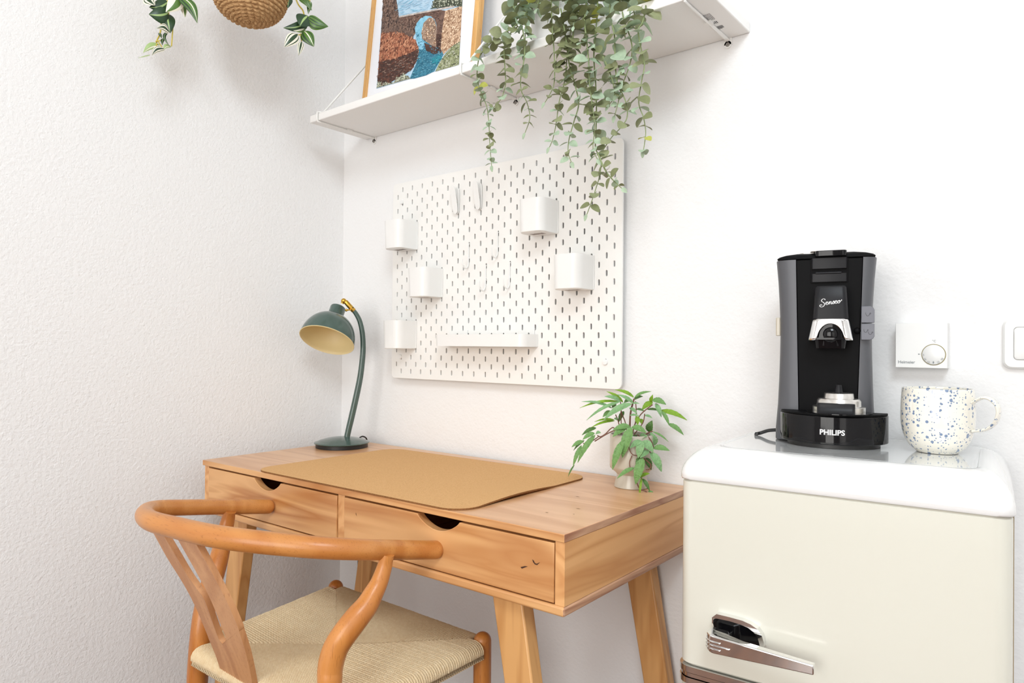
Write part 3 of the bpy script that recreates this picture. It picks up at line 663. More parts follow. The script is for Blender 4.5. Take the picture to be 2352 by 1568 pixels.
LF = [ # base, tip, width(zoomed px), offset, material
 ((920,275),(690,182),60,-.01,2),((930,270),(1130,203),48,.0,0),((915,350),(720,240),62,.01,1),((790,335),(590,202),55,-.01,2),((760,322),(565,262),72,.005,1),
 ((750,325),(268,402),46,-.005,2),((660,405),(290,325),50,.0,1),((765,322),(350,550),52,.01,1),((895,350),(555,545),95,.02,1),((650,440),(545,512),66,.0,0),
 ((690,545),(445,567),38,-.01,2),((690,556),(400,640),42,-.01,2),((468,640),(295,728),64,-.005,3),((920,300),(1030,262),66,-.01,3),((1145,330),(1015,425),84,-.02,2),
 ((1125,335),(1148,240),50,-.02,2),((1140,305),(1308,362),96,-.005,0),((1180,345),(1250,512),62,.0,1),((1080,420),(1240,440),42,-.02,3),((1230,435),(1560,550),84,-.01,2),((1255,440),(1345,610),52,.0,0),
 ((1330,590),(1518,727),72,.0,0),((800,440),(735,575),58,-.01,3),((1100,690),(1140,550),96,-.01,3),((1145,685),(1335,808),32,.01,0),((880,625),(665,668),92,.03,0),
 ((830,640),(665,748),92,.035,0),((888,632),(780,1000),120,.05,0),((795,790),(662,1142),92,.055,0),((893,630),(1072,702),92,.035,0),((1018,800),(868,885),84,.05,1),((1018,800),(972,1000),96,.055,1),
 ((1018,800),(1152,932),112,.05,1),((1105,915),(995,1002),76,.055,1),((1150,882),(1350,915),92,.045,0),((1120,932),(1252,1168),104,.05,1),((1170,850),(1120,690),96,.01,1),((985,770),(1085,735),96,.03,1),
 ((1010,985),(955,1120),78,.05,3),((1030,1000),(940,1320),112,.058,0),((925,1120),(718,1248),62,.055,0),((1065,1000),(1128,1145),76,.035,3),((1000,1232),(1112,1188),58,.05,2),((1015,1235),(985,1470),30,.05,2),
 ((995,1440),(838,1500),20,.05,3),((1022,1250),(1110,1400),50,.045,3),((1095,1395),(1172,1465),44,.045,0),((450,702),(305,782),74,.01,0),((455,725),(245,1058),78,.015,0),((320,800),(172,872),66,.01,0),
 ((325,790),(195,912),38,.0,3),((292,850),(190,1100),56,.01,0),((205,1085),(130,1225),22,.01,3),((905,350),(990,350),32,.01,1),((868,400),(960,470),54,.01,1),((870,490),(990,500),38,.02,1),
 ((1050,490),(1140,522),42,.0,1),((960,500),(965,605),60,.0,2),((945,415),(1055,445),38,-.01,3),((900,742),(972,782),74,.02,3),((1000,530),(1020,600),50,-.01,2),((460,710),(525,700),62,.01,1),
 ((880,300),(800,340),60,-.02,3),((700,350),(660,400),60,-.02,3),((1060,760),(1000,850),60,.03,3),((690,520),(720,550),40,0,1)]
lm = MB()
for b, t, W, off, mi in LF:
    blade(lm, FP(*b, off), FP(*t, off+.006), W/5.228/FPX*1.46*.98, mi)
lm.build('leaves', ['f1','f2','f3','f4'], fern, thick=-1)
sm = MB()
for path_, r_, off in (([(875,720),(872,600),(882,450),(922,290)],.0024,0),([(760,720),(735,570),(700,480)],.0014,0),([(840,720),(815,570),(770,450),(760,325)],.0014,0),([(775,720),(767,565),(764,440)],.0013,0),
   ([(900,720),(940,560),(948,440),(940,320)],.0014,0),([(920,720),(1000,620),(1035,560),(1050,470)],.0014,0),([(900,720),(930,600),(1010,470),(1145,360)],.0016,0),([(1060,720),(1090,700),(1145,680)],.0018,.01),
   ([(720,720),(680,640),(640,650),(580,710),(520,745),(480,730)],.0015,.01),([(740,720),(690,675),(600,710),(450,800)],.0016,.01),([(310,822),(360,832),(500,742)],.0014,.012),
   ([(860,760),(865,895),(905,960),(965,975)],.0012,.052),([(900,970),(868,1050),(882,1130),(920,1120)],.0012,.052),([(1040,1005),(1122,1080),(1105,1135),(1060,1140)],.0016,.052),([(940,1260),(990,1370),(1060,1400),(1120,1465)],.0016,.05),
   ([(960,720),(1010,760),(1030,800)],.0014,.03),([(1080,730),(1130,800),(1160,880)],.0014,.03),([(870,720),(885,640)],.0016,.03),([(1110,920),(1125,960)],.0012,.05),([(1000,1000),(1000,1240)],.0014,.045),([(1255,430),(1180,345)],.0012,0)):
    pp = smoothpath([FP(*q, off) for q in path_], 5); sm.tube(pp, r_*.8, 6)
sm.build('stems', 'fstem', fern)

# ================================================================ HANGING BASKET
HC = V(.2445, -.4700, 1.826)
hb = thing('hanging_basket', 'round seagrass basket with a striped trailing plant hanging by the left wall', 'basket', HC)
prof = [(.0,.0),(.02,.0005),(.038,.004),(.054,.012),(.067,.023),(.077,.037),(.083,.053),(.087,.075),(.090,.105),(.091,.140),(.090,.175),(.088,.190)]
pts = smoothpath([V(r_,0,h) for r_, h in prof], 20); nphi = 420; ln_ = [0]
for i in range(1, len(pts)): ln_.append(ln_[-1]+(pts[i]-pts[i-1]).length)
vs = []
for i, p in enumerate(pts):
    tg = (pts[min(i+1,len(pts)-1)]-pts[max(i-1,0)]).normalized(); nr = V(tg.z, 0, -tg.x)
    row = ln_[i]/.0092; rr = abs(math.sin(PI*row)); ri = int(row)
    for j in range(nphi):
        a = 2*PI*j/nphi; kn_ = 2*max(3, int(p.x/.091*20)); bb = abs(math.sin((a*kn_/2)+ri*1.3+ (row-ri)*1.1)); dsp = .0056*rr**.8*(.25+.75*bb**.7)
        q = p+nr*dsp; vs.append(HC+V(q.x*math.cos(a), q.x*math.sin(a), q.z))
k = len(pts); fs = [(i*nphi+j, i*nphi+(j+1)%nphi, (i+1)*nphi+(j+1)%nphi, (i+1)*nphi+j) for i in range(k-1) for j in range(nphi)]
hbm = MB().add(vs, fs); hbm.lathe([(.088,.190),(.085,.188),(.082,.10),(.05,.03)], HC, n=48)
hbm.build('basket', 'rope', hb, smooth=80)
MB().lathe([(0,.17),(.084,.168)], HC, n=32).build('soil', 'soil', hb)
rp = MB()
for a in (0.4, 2.5, 4.6): rp.tube([HC+V(.094*math.cos(a),.094*math.sin(a),.185), HC+V(0,0,.62)], .002, 6)
rp.tube([HC+V(0,0,.62), V(HC.x,HC.y,2.985)], .002, 6); rp.build('hanging_cord', 'rope', hb)
MB().lathe([(.02,0),(.016,.012),(0,.012)], (HC.x,HC.y,3.0-.0005), (0,0,-1), 20).build('ceiling_hook', 'white_metal', hb)
def HP(x, y, off=0): return face(x, y, V(.252,-.464,1.86), off)
def sleaf(lst, b, t, W, kind, off=0, bow=.1, side=0, tw=0.0):
    b, t = HP(*b, off), HP(*t, off+.01); d = t-b; L = d.length; d.normalize(); W = W/FPX*1.69
    tc_ = (CAM-b).normalized(); up = tc_+V(0,0,.25); nrm = (up-d*up.dot(d)).normalized(); s = d.cross(nrm); nrm2 = (nrm*math.cos(tw)+s*math.sin(tw)); s = d.cross(nrm2); nrm = nrm2
    n = 12; ks = [-1,-.78,-.62,-.3,-.12,.12,.3,.62,.78,1]; vs = []
    for i in range(n+1):
        u = i/n; hw = W*.5*(math.sin(PI*u**.68)**.85 if 0 < u < 1 else 0); hw = max(hw, .0005)
        c = b+d*L*u+nrm*(bow*L*math.sin(PI*u))+s*side*L*math.sin(PI*u)
        for kx in ks: vs.append(c+s*hw*kx+nrm*((kx*kx)*hw*-.25))
    pat = dict(dark=(0,0,0,0,3,0,0,0,0), striped=(2,0,2,0,0,0,2,0,2), stripedg=(1,0,1,2,1,1,0,1,0), white=(2,2,1,1,1,2,2,2,2), pale=(3,3,2,3,3,3,3,3,3), mid=(1,0,1,0,1,0,1,0,1))[kind]
    for kx in range(9):
        lst.add(vs if kx == 0 else [], [] , 0)
    base_i = len(lst.v)-len(vs)
    for i in range(n):
        for kx in range(9):
            lst.f.append((base_i+i*10+kx, base_i+i*10+kx+1, base_i+(i+1)*10+kx+1, base_i+(i+1)*10+kx)); lst.m.append(pat[kx])
tl = MB()
for a in (((386,4),(343,17),30,'dark',.0,.05,-.12),((387,30),(342,33),36,'dark',.01,.1,-.1),((382,30),(391,76),30,'dark',.0,.1,.0),((389,74),(360,65),17,'striped',.02,.1,.25),((410,-14),(381,28),32,'white',.02,.1,-.1),
          ((412,-8),(453,53),24,'stripedg',.03,.1,-.12),((418,-14),(425,40),22,'white',.0,.1,0),((336,-10),(356,12),26,'striped',.01,.1,.1),((366,102),(329,121),14,'pale',.0,.1,.1),((378,112),(349,127),14,'striped',.02,.1,.15),
          ((345,126),(318,133),2.5,'pale',.0,0,0),((393,70),(391,108),7,'dark',.0,.1,.3),((393,106),(375,116),9,'pale',.0,.1,.2),((377,88),(373,104),7,'dark',.0,.1,.1),((365,75),(372,88),6,'dark',.0,.1,0),
          ((707,36),(689,60),38,'dark',.02,.05,.05),((708,50),(651,64),24,'dark',.0,.08,-.1),((706,40),(754,61),30,'mid',.02,.1,.12),((702,62),(674,70),12,'white',.0,.1,-.2),((684,78),(653,108),27,'striped',.02,.1,.0),
          ((697,71),(721,107),30,'stripedg',.01,.1,.0),((693,95),(686,128),15,'striped',.02,.1,.0),((686,-6),(716,24),16,'mid',.02,.1,-.1),((712,2),(708,32),12,'stripedg',.01,.1,0),((664,-8),(661,19),18,'dark',.0,.1,0),
          ((690,-40),(720,-10),26,'mid',0,.1,0),((380,-50),(350,-15),28,'striped',0,.1,0),((420,-60),(400,-12),28,'dark',0,.1,0),((430,-40),(450,-5),22,'white',0,.1,0),((440,0),(442,16),3,'dark',0,.1,0)):
    sleaf(tl, *a)
leaf_o = tl.build('leaves', ['t1','t2','t3','t4'], hb, thick=-1)
ts = MB()
rimL = HC+V(-.06,-.05,.185); rimR = HC+V(.07,.05,.185)
for p0, pth in ((rimL, [(415,-70),(385,-30),(386,10),(387,35),(384,60)]),(rimL,[(395,-60),(371,-20),(372,8),(371,45),(368,75),(361,92),(357,108)]),(rimL,[(425,-70),(414,-30),(411,-5)]),(rimL,[(395,-60),(352,-40),(340,-10)]),
                (rimR,[(680,-60),(676,-20),(684,8),(696,25),(699,45),(697,68),(690,80)]),(rimR,[(690,-60),(706,-20),(712,5)]),(rimR,[(668,-50),(664,-10)])):
    pp = smoothpath([p0+V(0,0,.01)]+[HP(*q) for q in pth], 6); ts.tube(pp, .0018, 6)
for a, b in (((357,95),(374,92)),((361,92),(372,108)),((361,100),(357,108)),((690,80),(684,80)),((690,80),(693,95)),((699,45),(706,40)),((397,64),(394,106))): ts.tube([HP(*a,.004), HP(*b,.004)], .0014, 6)
ts.build('stems', 'tstem', hb)

# ================================================================ FRIDGE
FO = V(1.3214, -.36, 0); fa = math.radians(4.2); FWd, FDp, ZT, ZL = .4240, .322, .888, .8385
frg = thing('retro_fridge', 'cream retro fridge with a rounded white lid and chrome handle, right of the desk', 'fridge', FO, fa)
F = dict(parent=frg, local=True)
def vsec(x0, x1, y0, y1, r, z, n=6): return [V(x,y,z) for x,y in rrect(x0,x1,y0,y1,r,n)]
# carcass behind the doors
MB().loft([vsec(.008,FWd-.004,.045,FDp,.01,.0), vsec(.008,FWd-.004,.045,FDp,.01,ZL+.002)]).build('carcass', 'fwhite', **F)
def fdoor(z0, z1):
    secs = []
    for z, e in ((z0,.003),(z0+.003,0),(z1-.003,0),(z1,.003)): secs.append(vsec(e, FWd-e, e, .050, .020, z, 8))
    return MB().loft(secs).build('door', 'fcream', **F)
ud = fdoor(.553, ZL-.0006); ldr = fdoor(.03, .523)
MB().box(FWd-.001, FWd+.001, .028, .044, .06, ZL-.001).build('door_seal', 'fdark', **F)
MB().box(.02, FWd-.02, .06, FDp-.02, 0, .0285).build('plinth', 'mblack', **F)
cb2 = MB()
for z0, z1, g in ((.5245,.5345,.003),(.5345,.5415,.0015),(.5415,.5520,.003)): cb2.loft([vsec(-g,FWd+g,-g,.052,.022,z0+.0006,8), vsec(-g,FWd+g,-g,.052,.022,z1-.0006,8)])
part_label(cb2.build('trim_band', 'chrome', **F), 'chrome trim band')
# lid: rounded along all top edges
ld_ = []; R_ = .046; g = .0028
ld_.append(vsec(.004,FWd-.004,.004,FDp,.018,ZL-.0002,10)); ld_.append(vsec(-g+.001,FWd+g-.001,-g+.001,FDp,.020,ZL+.0005,10)); ld_.append(vsec(-g,FWd+g,-g,FDp,.020,ZL+.003,10))
for i in range(1, 13):
    t = PI/2*i/12; e = R_*(1-math.cos(t)); z = ZL+.004+(ZT-ZL-.004)*math.sin(t)
    ld_.append(vsec(-g+e*.95, FWd+g-e*.80, -g+e, FDp-min(e,.006), .020+e*.35, z, 10))
e = R_
ld_.append(vsec(-g+e*.95+.003, FWd+g-e*.8-.003, -g+e+.003, FDp-.008, .03, ZT-.0012, 10))
MB().loft(ld_).build('lid', 'fwhite', smooth=60, **F)
part_label(MB().loft([vsec(-g+e*.95+.004, FWd+g-e*.8-.004, -g+e+.004, FDp-.009, .03, ZT-.0011, 10), vsec(-g+e*.95+.004, FWd+g-e*.8-.004, -g+e+.004, FDp-.009, .03, ZT-.0002, 10)]).build('glossy_top', 'glasstop', **F), 'glossy pale top panel')
# handle
def Q(zx, zy, y):   # picture point on a plane parallel to the door front, y metres in (local)
    n_ = V(-math.sin(fa), math.cos(fa), 0); return onp(1540+zx/6.533, 1380+zy/6.533, FO+n_*y, n_)
nF = V(-math.sin(fa), math.cos(fa), 0)
outer = [(622,330),(622,245),(690,195),(880,240),(1080,295),(1200,350),(1300,420),(1370,520),(1398,620),(1400,700)]
inner = [(640,340),(642,262),(700,262),(880,300),(1050,352),(1160,400),(1250,470),(1310,560),(1335,650),(1340,700)]
plate = MB()
for i in range(len(outer)-1):
    a, b, c_, d = Q(*outer[i],-.012), Q(*outer[i+1],-.012), Q(*inner[i+1],-.012), Q(*inner[i],-.012)
    plate.loft([[a,b,c_,d],[p+nF*.0122 for p in (a,b,c_,d)]])
bowl = [Q(*q,-.002) for q in inner]+[Q(1200,760,-.002),Q(700,600,-.002)]
hd = thing  # keep name free
han = plate.build('handle', 'chrome', parent=ud, smooth=60)
part_label(MB().prism(bowl, nF*.0015).build('recess', 'gblack', parent=han), 'black recess behind the lever')
yl = -.046
FI = WM[frg.name].inverted()
def zl(zx, zy): return (FI @ Q(zx, zy, yl)).z, (FI @ Q(zx, zy, yl)).x
(zt0, xa0), (zt1, xa1), (zb0, _), (zb1, _) = zl(760,560), zl(2150,968), zl(760,832), zl(2150,1120)
def ztop(x): return zt0+(zt1-zt0)*(x-xa0)/(xa1-xa0)
def zbot(x): return zb0+(zb1-zb0)*(x-xa0)/(xa1-xa0)
cr = .015; x0_ = .0562
plan = [(x0_, -.0125), (x0_, yl+cr)]+[(x0_+cr-cr*math.cos(a), yl+cr-cr*math.sin(a)) for a in (PI/12*k for k in range(1,6))]+[(x0_+cr, yl), (xa1, yl), (xa1, yl+.011), (.110, yl+.014), (.088, yl+.020), (.083, -.0125)]
lev = MB().loft([[V(x, y, zbot(x)+(.004*max(0,1-(x-x0_)/.02))) for x, y in plan], [V(x, y, ztop(x)) for x, y in plan]])
lv = lev.build('lever', 'chrome', parent=han, local=True, bevel=.0018, seg=3)
MB().box(.0600,.0830,-.0128,-.0005,.6000,.6190).build('pivot', 'chrome', parent=han, local=True, bevel=.0015)
rb = MB()
for dz, xe in ((.0052,.080),(0,.0935),(-.0052,.080)):
    zc = (ztop(.07)+zbot(.07))/2+dz; e_ = .0007
    rb.tube([V(x0_-e_, -.022, zc), V(x0_-e_, yl+cr, zc)]+[V(x0_+cr-(cr+e_)*math.cos(a), yl+cr-(cr+e_)*math.sin(a), zc) for a in (PI/12*k for k in range(1,6))]+[V(x0_+cr, yl-e_, zc), V(xe, yl-e_, zc)], .0010, 8, dome=1)
rb.build('rib', 'chrome', parent=lv, local=True)

# ================================================================ MUG
MC = V(1.6395, -.1440, ZT+.0002)
mug = thing('mug', 'large cream mug with blue speckles standing on the fridge beside the coffee machine', 'mug', MC)
prof = [(0,.004),(.022,.004),(.0265,.0),(.030,.0025),(.037,.009),(.0435,.020),(.0475,.034),(.0492,.050),(.0490,.072),(.0478,.092),(.0470,.0965),(.0455,.0968),(.0445,.094),(.0460,.070),(.0455,.045),(.040,.020),(.030,.010),(0,.008)]
pp = smoothpath([V(r_,0,h) for r_,h in prof], 4)
MB().lathe([(max(p.x,0),p.z) for p in pp], MC, n=64).build('body', 'speck', mug, smooth=60)
hx = V(.985,-.17,0).normalized(); hs = V(-hx.y,hx.x,0); path = smoothpath([MC+hx*r_+V(0,0,z) for r_,z in ((.0465,.0770),(.058,.0855),(.068,.0850),(.0765,.0765),(.0785,.0640),(.074,.0500),(.064,.0405),(.0480,.0365))], 5)
secs = []
for i, p in enumerate(path):
    t = (path[min(i+1,len(path)-1)]-path[max(i-1,0)]).normalized(); nn_ = t.cross(hs); wd = .0095*(1+.25*abs(2*i/(len(path)-1)-1)); secs.append([p+hs*wd*math.cos(a)+nn_*.0027*math.sin(a) for a in [2*PI*j/14 for j in range(14)]])
MB().loft(secs).build('handle', 'speck', mug, smooth=60)

# ================================================================ COFFEE MACHINE
KO = V(1.511, -.2251, ZT+.0002); ka = math.radians(13.7)
cm = thing('coffee_machine', 'black and graphite pod coffee machine standing on the fridge, left of the mug', 'coffee machine', KO, ka)
K = dict(parent=cm, local=True)
H0 = 0.0
cxm = -.0130
def hw(z):   # half width against height
    P_ = [(0,.0770),(.02,.0768),(.06,.0735),(.12,.0710),(.185,.0700),(.23,.0715),(.27,.0738),(.304,.0768)]
    for (z0,w0),(z1,w1) in zip(P_, P_[1:]):
        if z <= z1: t = (z-z0)/(z1-z0); return w0+(w1-w0)*t
    return P_[-1][1]
def wi(z): return .0300+ .0140*0 + (.0445-.0300+0)*0
def inner_l(z): return cxm-(.0385+.0062*(z/.304))
def inner_r(z): return cxm+(.0475+.0088*(z/.304))
def bsec(z):
    w_ = hw(z); L0, R0 = cxm-w_, cxm+w_; il, ir = inner_l(z), inner_r(z); f = .070
    pts = [(il, f+.045),(il, f+.001),(il-.012, f+.001),(L0+.006, f+.006),(L0+.0015,f+.014),(L0,f+.028),(L0+.0005,f+.075),(L0+.008,f+.105),(L0+.028,f+.118),
           (R0-.028,f+.118),(R0-.008,f+.105),(R0-.0005,f+.075),(R0,f+.028),(R0-.0015,f+.014),(R0-.005,f+.006),(ir+.006,f+.001),(ir,f+.001),(ir,f+.045)]
    return [V(x,y,z) for x,y in pts]
zs = [.002,.02,.06,.10,.14,.18,.21,.24,.27,.290,.304]
MB().loft([bsec(z) for z in zs]).build('housing', 'grey', smooth=50, **K)
col = MB()
col.loft([[V(inner_l(z)+.0004,.0735,z),V(inner_r(z)-.0004,.0735,z),V(inner_r(z)-.0004,.1145,z),V(inner_l(z)+.0004,.1145,z)] for z in zs[:-1]+[.3035]])
col.build('front_panel', 'mblack', bevel=.001, **K)
# lid with lever
lid = MB(); 
for z, e in ((.3045,.0008),(.3065,.0),(.3095,.004),(.3125,.014),(.3145,.028)):
    w_ = .0745-e; lid.v and None
    secp = [(cxm-w_,.076+e*.3),(cxm-w_+.004,.0725+e*.3),(cxm+w_-.004,.0725+e*.3),(cxm+w_,.076+e*.3),(cxm+w_,.16-e),(cxm+w_-.02,.186-e),(cxm-w_+.02,.186-e),(cxm-w_,.16-e)]
    lid.__dict__.setdefault('secs', []).append([V(x,y,z) for x,y in secp])
lm_ = MB().loft(lid.secs); lm_.build('lid', 'mblack', smooth=60, bevel=.001, **K)
x0, x1 = cxm-.0210, cxm+.0335
lvp = MB().loft([[V(x,y,z) for x,y in rrect(x0+.001,x1-.001,.0668,.0728,.0022,3)] for z in (.2870,.3045)])
lvp.build('lever_plate', 'lever', **K)
lt = MB().loft([[V(x,y,z) for x,y in rrect(x0+.0060,x1-.0015,.0600,.1200,.006,4)] for z in (.3065,.3080,.3150,.3160)]); 
part_label(lt.build('lever', 'gblack', bevel=.001, **K), 'glossy black lever on top')
part_label(MB().loft([[V(x,y,z) for x,y in rrect(x0-.019,x0+.010,.085,.150,.008,4)] for z in (.3070,.3165)]).loft([[V(x,y,z) for x,y in rrect(x0-.002,x1-.001,.074,.160,.008,4)] for z in (.3162,.3178)]).build('lever_arch', 'steel', bevel=.002, **K), 'silver lever arch')
MB().loft([[V(x,y,z) for x,y in rrect(x0+.001,x1-.001,.0690,.0730,.0018,3)] for z in (.2655,.2790)]).tube([V(x0+.008,.0700,.2800),V(x1-.010,.0700,.2800)], .0022, 10, dome=1).build('lever_catch', 'lever', **K)
MB().loft([[V(x,y,z) for x,y in rrect(x0-.0012,x1+.0012,.0722,.0734,.0005,2)] for z in (.2640,.3040)]).build('lever_recess', 'mblack', **K)
# spout
sx = -.0040
def ssec(z, w_, y0, y1, r): return [V(x+sx,y,z) for x,y in rrect(-w_,w_,y0,y1,r,5)]
sp = MB().loft([ssec(.2035,.0262,.034,.078,.008), ssec(.2300,.0245,.036,.078,.008), ssec(.2540,.0232,.0385,.078,.008), ssec(.2565,.0212,.0405,.078,.008)])
spo = sp.build('spout', 'lever', smooth=50, **K)
# chrome skirt with arch opening: front and sides as a strip following the rounded outline
def skirt(u, z):  # u along outline -1..1
    t = (.2030-z)/.0340; w_ = .0262+.0062*t; y0 = .034-.004*t; r = .010
    Lx = w_-r; L_side = .034; arc = r*PI/2; tot = Lx+arc+L_side; s = abs(u)*tot; sg = 1 if u >= 0 else -1
    if s < Lx: p = (s, y0)
    elif s < Lx+arc: a = (s-Lx)/r; p = (Lx+r*math.sin(a), y0+r-r*math.cos(a))
    else: p = (w_, y0+r+(s-Lx-arc))
    return V(sx+sg*p[0], p[1], z)
NU = 64; vs = []; NZ = 7
def archz(u):
    t = .0262+.0062; tot = (t-.010)+.010*PI/2+.034; xx = abs(u)*tot; aw = .0205
    return .1690+ (.0265*math.sqrt(max(0,1-(xx/aw)**2)) if xx < aw else 0)
us = [-1+2*i/NU for i in range(NU+1)]
for j in range(NZ+1):
    for u in us: zb = archz(u); vs.append(skirt(u, .2032+(zb-.2032)*j/NZ))
fs = [(j*(NU+1)+i, j*(NU+1)+i+1, (j+1)*(NU+1)+i+1, (j+1)*(NU+1)+i) for j in range(NZ) for i in range(NU)]
so = MB().add(vs, fs).build('spout_skirt', 'chrome', smooth=60, parent=spo, local=True, thick=-1); sd = so.modifiers.new('t','SOLIDIFY'); sd.thickness = .0012; sd.offset = 0
nz = MB().loft([ssec(.1700,.0300,.0345,.072,.008), ssec(.1730,.0295,.0345,.072,.008)]).loft([ssec(.156,.0215,.040,.072,.006), ssec(.1700,.0235,.038,.072,.008)]).loft([ssec(.173,.0255,.0375,.072,.009), ssec(.200,.0225,.0385,.072,.009)])
nz.ball(V(sx,.0440,.178), .0155, 20, sc_=(1,.6,1))
for s in (-1, 1): nz.tube([V(sx+s*.009,.042,.170),V(sx+s*.0105,.042,.1600)], [.004,.003], 10)
part_label(nz.build('nozzle', 'gblack', parent=spo, local=True), 'glossy black twin nozzle')
# hand lettering on the spout
scr = MB()
def stroke(pts, r=.010, cl=False):
    s = .0078
    P_ = []
    for x, y in pts:
        X = (x*.96)*s; Z = (y+x*.13)*s; yf = .0340+.0020*((.2240+Z-.2035)/.0265)-.0006 if .2240+Z < .2300 else .0360+.0025*((.2240+Z-.2300)/.0240)-.0006
        P_.append(V(sx-.0160+X, yf-.0003, .2240+Z))
    pp = smoothpath(P_, 5); secs = []
    for i, p in enumerate(pp):
        t = (pp[min(i+1,len(pp)-1)]-pp[max(i-1,0)]).normalized(); nn_ = V(-t.z,0,t.x); tt = i/(len(pp)-1); w_ = .00044*(.55+.65*abs(t.z))
        secs.append([p+nn_*w_, p+nn_*w_+V(0,.0004,0), p-nn_*w_+V(0,.0004,0), p-nn_*w_])
    scr.loft(secs)
stroke([(1.05,1.05),(1.0,1.25),(.7,1.35),(.38,1.15),(.42,.85),(.75,.6),(.95,.3),(.85,-.1),(.45,-.3),(.08,-.12),(.10,.15),(.35,.2),(.45,.02)])
stroke([(1.15,.3),(1.5,.4),(1.55,.6),(1.35,.62),(1.2,.4),(1.25,.12),(1.5,.05),(1.72,.2)])
stroke([(1.72,.2),(1.92,.6),(1.86,.05)]); stroke([(1.90,.3),(2.1,.58),(2.26,.5),(2.2,.12),(2.36,.06),(2.5,.2)])
stroke([(2.45,.15),(2.72,.62),(2.8,.45),(2.84,.18),(2.65,.03),(2.48,.12)])
stroke([(2.95,.3),(3.28,.4),(3.3,.6),(3.1,.6),(2.96,.38),(3.02,.1),(3.25,.04),(3.45,.2)])
stroke([(3.78,.58),(3.56,.48),(3.5,.2),(3.66,.03),(3.88,.14),(3.95,.42),(3.8,.6),(3.72,.45),(3.95,.38),(4.25,.52),(4.22,.68)])
part_label(scr.build('lettering', mat('white_print', (.85,.85,.85), .5), parent=spo, local=True), 'white script lettering Senseo')
# drip tray
def yf(x): u = min(1, abs(x)/.0805); return .072*(1-math.sqrt(max(0,1-u*u)))
xs = [.0805*math.sin(PI/2*i/20) for i in range(-20,21)]
def tsec(z, g=0): return [V(x*(1+g*8), yf(x)-g+.0*z, z) for x in xs]+[V(.0775,.0715,z),V(-.0775,.0715,z)]
MB().loft([tsec(.0065), tsec(.0500)]).build('drip_tray', 'gblack', bevel=.0012, smooth=50, **K)
MB().loft([[V(v.x*.985-.0, v.y*.97+.0012, z) for v in tsec(0)] for z in (.0502,.0535)]).build('tray_grid', 'mblack', bevel=.0008, **K)
MB().loft([[V(v.x*.86, .006+v.y*.9, z) for v in tsec(0)] for z in (.0,.0064)]).build('foot', 'black', **K)
tx = MB(); text(tx, 'PHILIPS', .0112, V(-.0185,0,.0222), V(1,0,0), V(0,0,1), ext=0, bold=.028)
for v in tx.v: v.y = yf(v.x)-.0006
part_label(tx.build('lettering', M['white_print'] if 'white_print' in M else bpy.data.materials['white_print'], thick=-1, **K), 'white lettering PHILIPS')
# pod holder on tray
ph = MB(); c0 = V(.0085,.0420,.0537)
ph.lathe([(.0,0),(.0385,0),(.0385,.0095),(.0372,.0105),(.033,.0107),(.0325,.0112),(.0322,.0190),(.0300,.0225),(.0225,.0232),(.0222,.0238),(.0215,.0305),(.0205,.0315),(.0,.0315)], c0, n=56)
pho = ph.build('pod_holder', 'steel', smooth=50, **K)
MB().lathe([(.0,0),(.0485,0),(.0485,.0014),(.0,.0014)], c0-V(0,0,.0002), n=48).build('holder_rim', 'gblack', parent=pho, local=True)
part_label(MB().loft([[V(x,y,z) for x,y in rrect(-.0225,.0315,.0015,.014,.005,5)] for z in (.0540,.0550,.0690,.0705)]).build('holder_grip', 'lever', parent=pho, local=True, bevel=.0012), 'black grip')
MB().lathe([(.0060,0),(.0045,.010),(.0040,.0125),(.0028,.0128),(.0028,.009)], c0+V(0,0,.0316), n=20).build('holder_spike', 'lever', parent=pho, local=True)
# buttons
ic = lambda cx_, cz_, s: [V(cx_+x*s, 0, cz_+z*s) for x, z in ((-.9,.7),(-.8,-.1),(-.4,-.6),(.2,-.5),(.5,.1),(.6,.6),(.95,.35),(.55,.05))]
for (z0, z1, two) in ((.1975,.2240,False),(.1700,.1960,True)):
    xa, xb = .0405, .0595
    poly = [(xa,z0),(xb-(.006 if two else 0),z0)]+([(xb-.002,z0+.002),(xb,z0+.006)] if two else [])+([(xb,z1)] if two else [(xb,z1-.006),(xb-.002,z1-.002),(xb-.006,z1)])+[(xa,z1)]
    b_ = MB().prism([V(x,.0640,z) for x,z in poly], (0,.0075,0)).build('button', 'greyl', bevel=.0008, **K)
    i_ = MB()
    for (cx_, cz_) in (((.0505,.2110),) if not two else ((.0475,.1845),(.0540,.1810))):
        p_ = ic(cx_, cz_, .0040 if not two else .0036)
        for v in p_: v.y = .0636
        i_.tube(smoothpath(p_,4), .00022, 5)
    i_.build('cup_symbol', 'ink', parent=b_, local=True)
MB().ball(V(.0350,.0705,.1850), .0052, 16, sc_=(1,.7,1)).build('indicator_knob', 'mblack', **K)
part_label(MB().loft([[V(x,y,z) for x,y in rrect(cxm-.0770,cxm-.0685,.086,.110,.003,3)] for z in (.1770,.2080)]).build('side_button', 'pot', bevel=.001, **K), 'pale grey strip on the left side')
cbk = MB(); KT = Matrix.Translation(KO) @ Matrix.Rotation(ka,4,'Z')
pth = [KT@V(-.0880,.125,.0120), KT@V(-.104,.128,.0095), KT@V(-.118,.130,.0040), onp(1737,996,(0,0,ZT+.003),(0,0,1))]
pth.append(V(pth[-1].x-.03, -.012, .80)); 
cbk.tube(smoothpath(pth[:4],5)+[V(1.318,-.02,.87), V(1.30,-.008,.78)], .0030, 10)
part_label(cbk.build('power_cord', 'black', cm), 'black power cord')

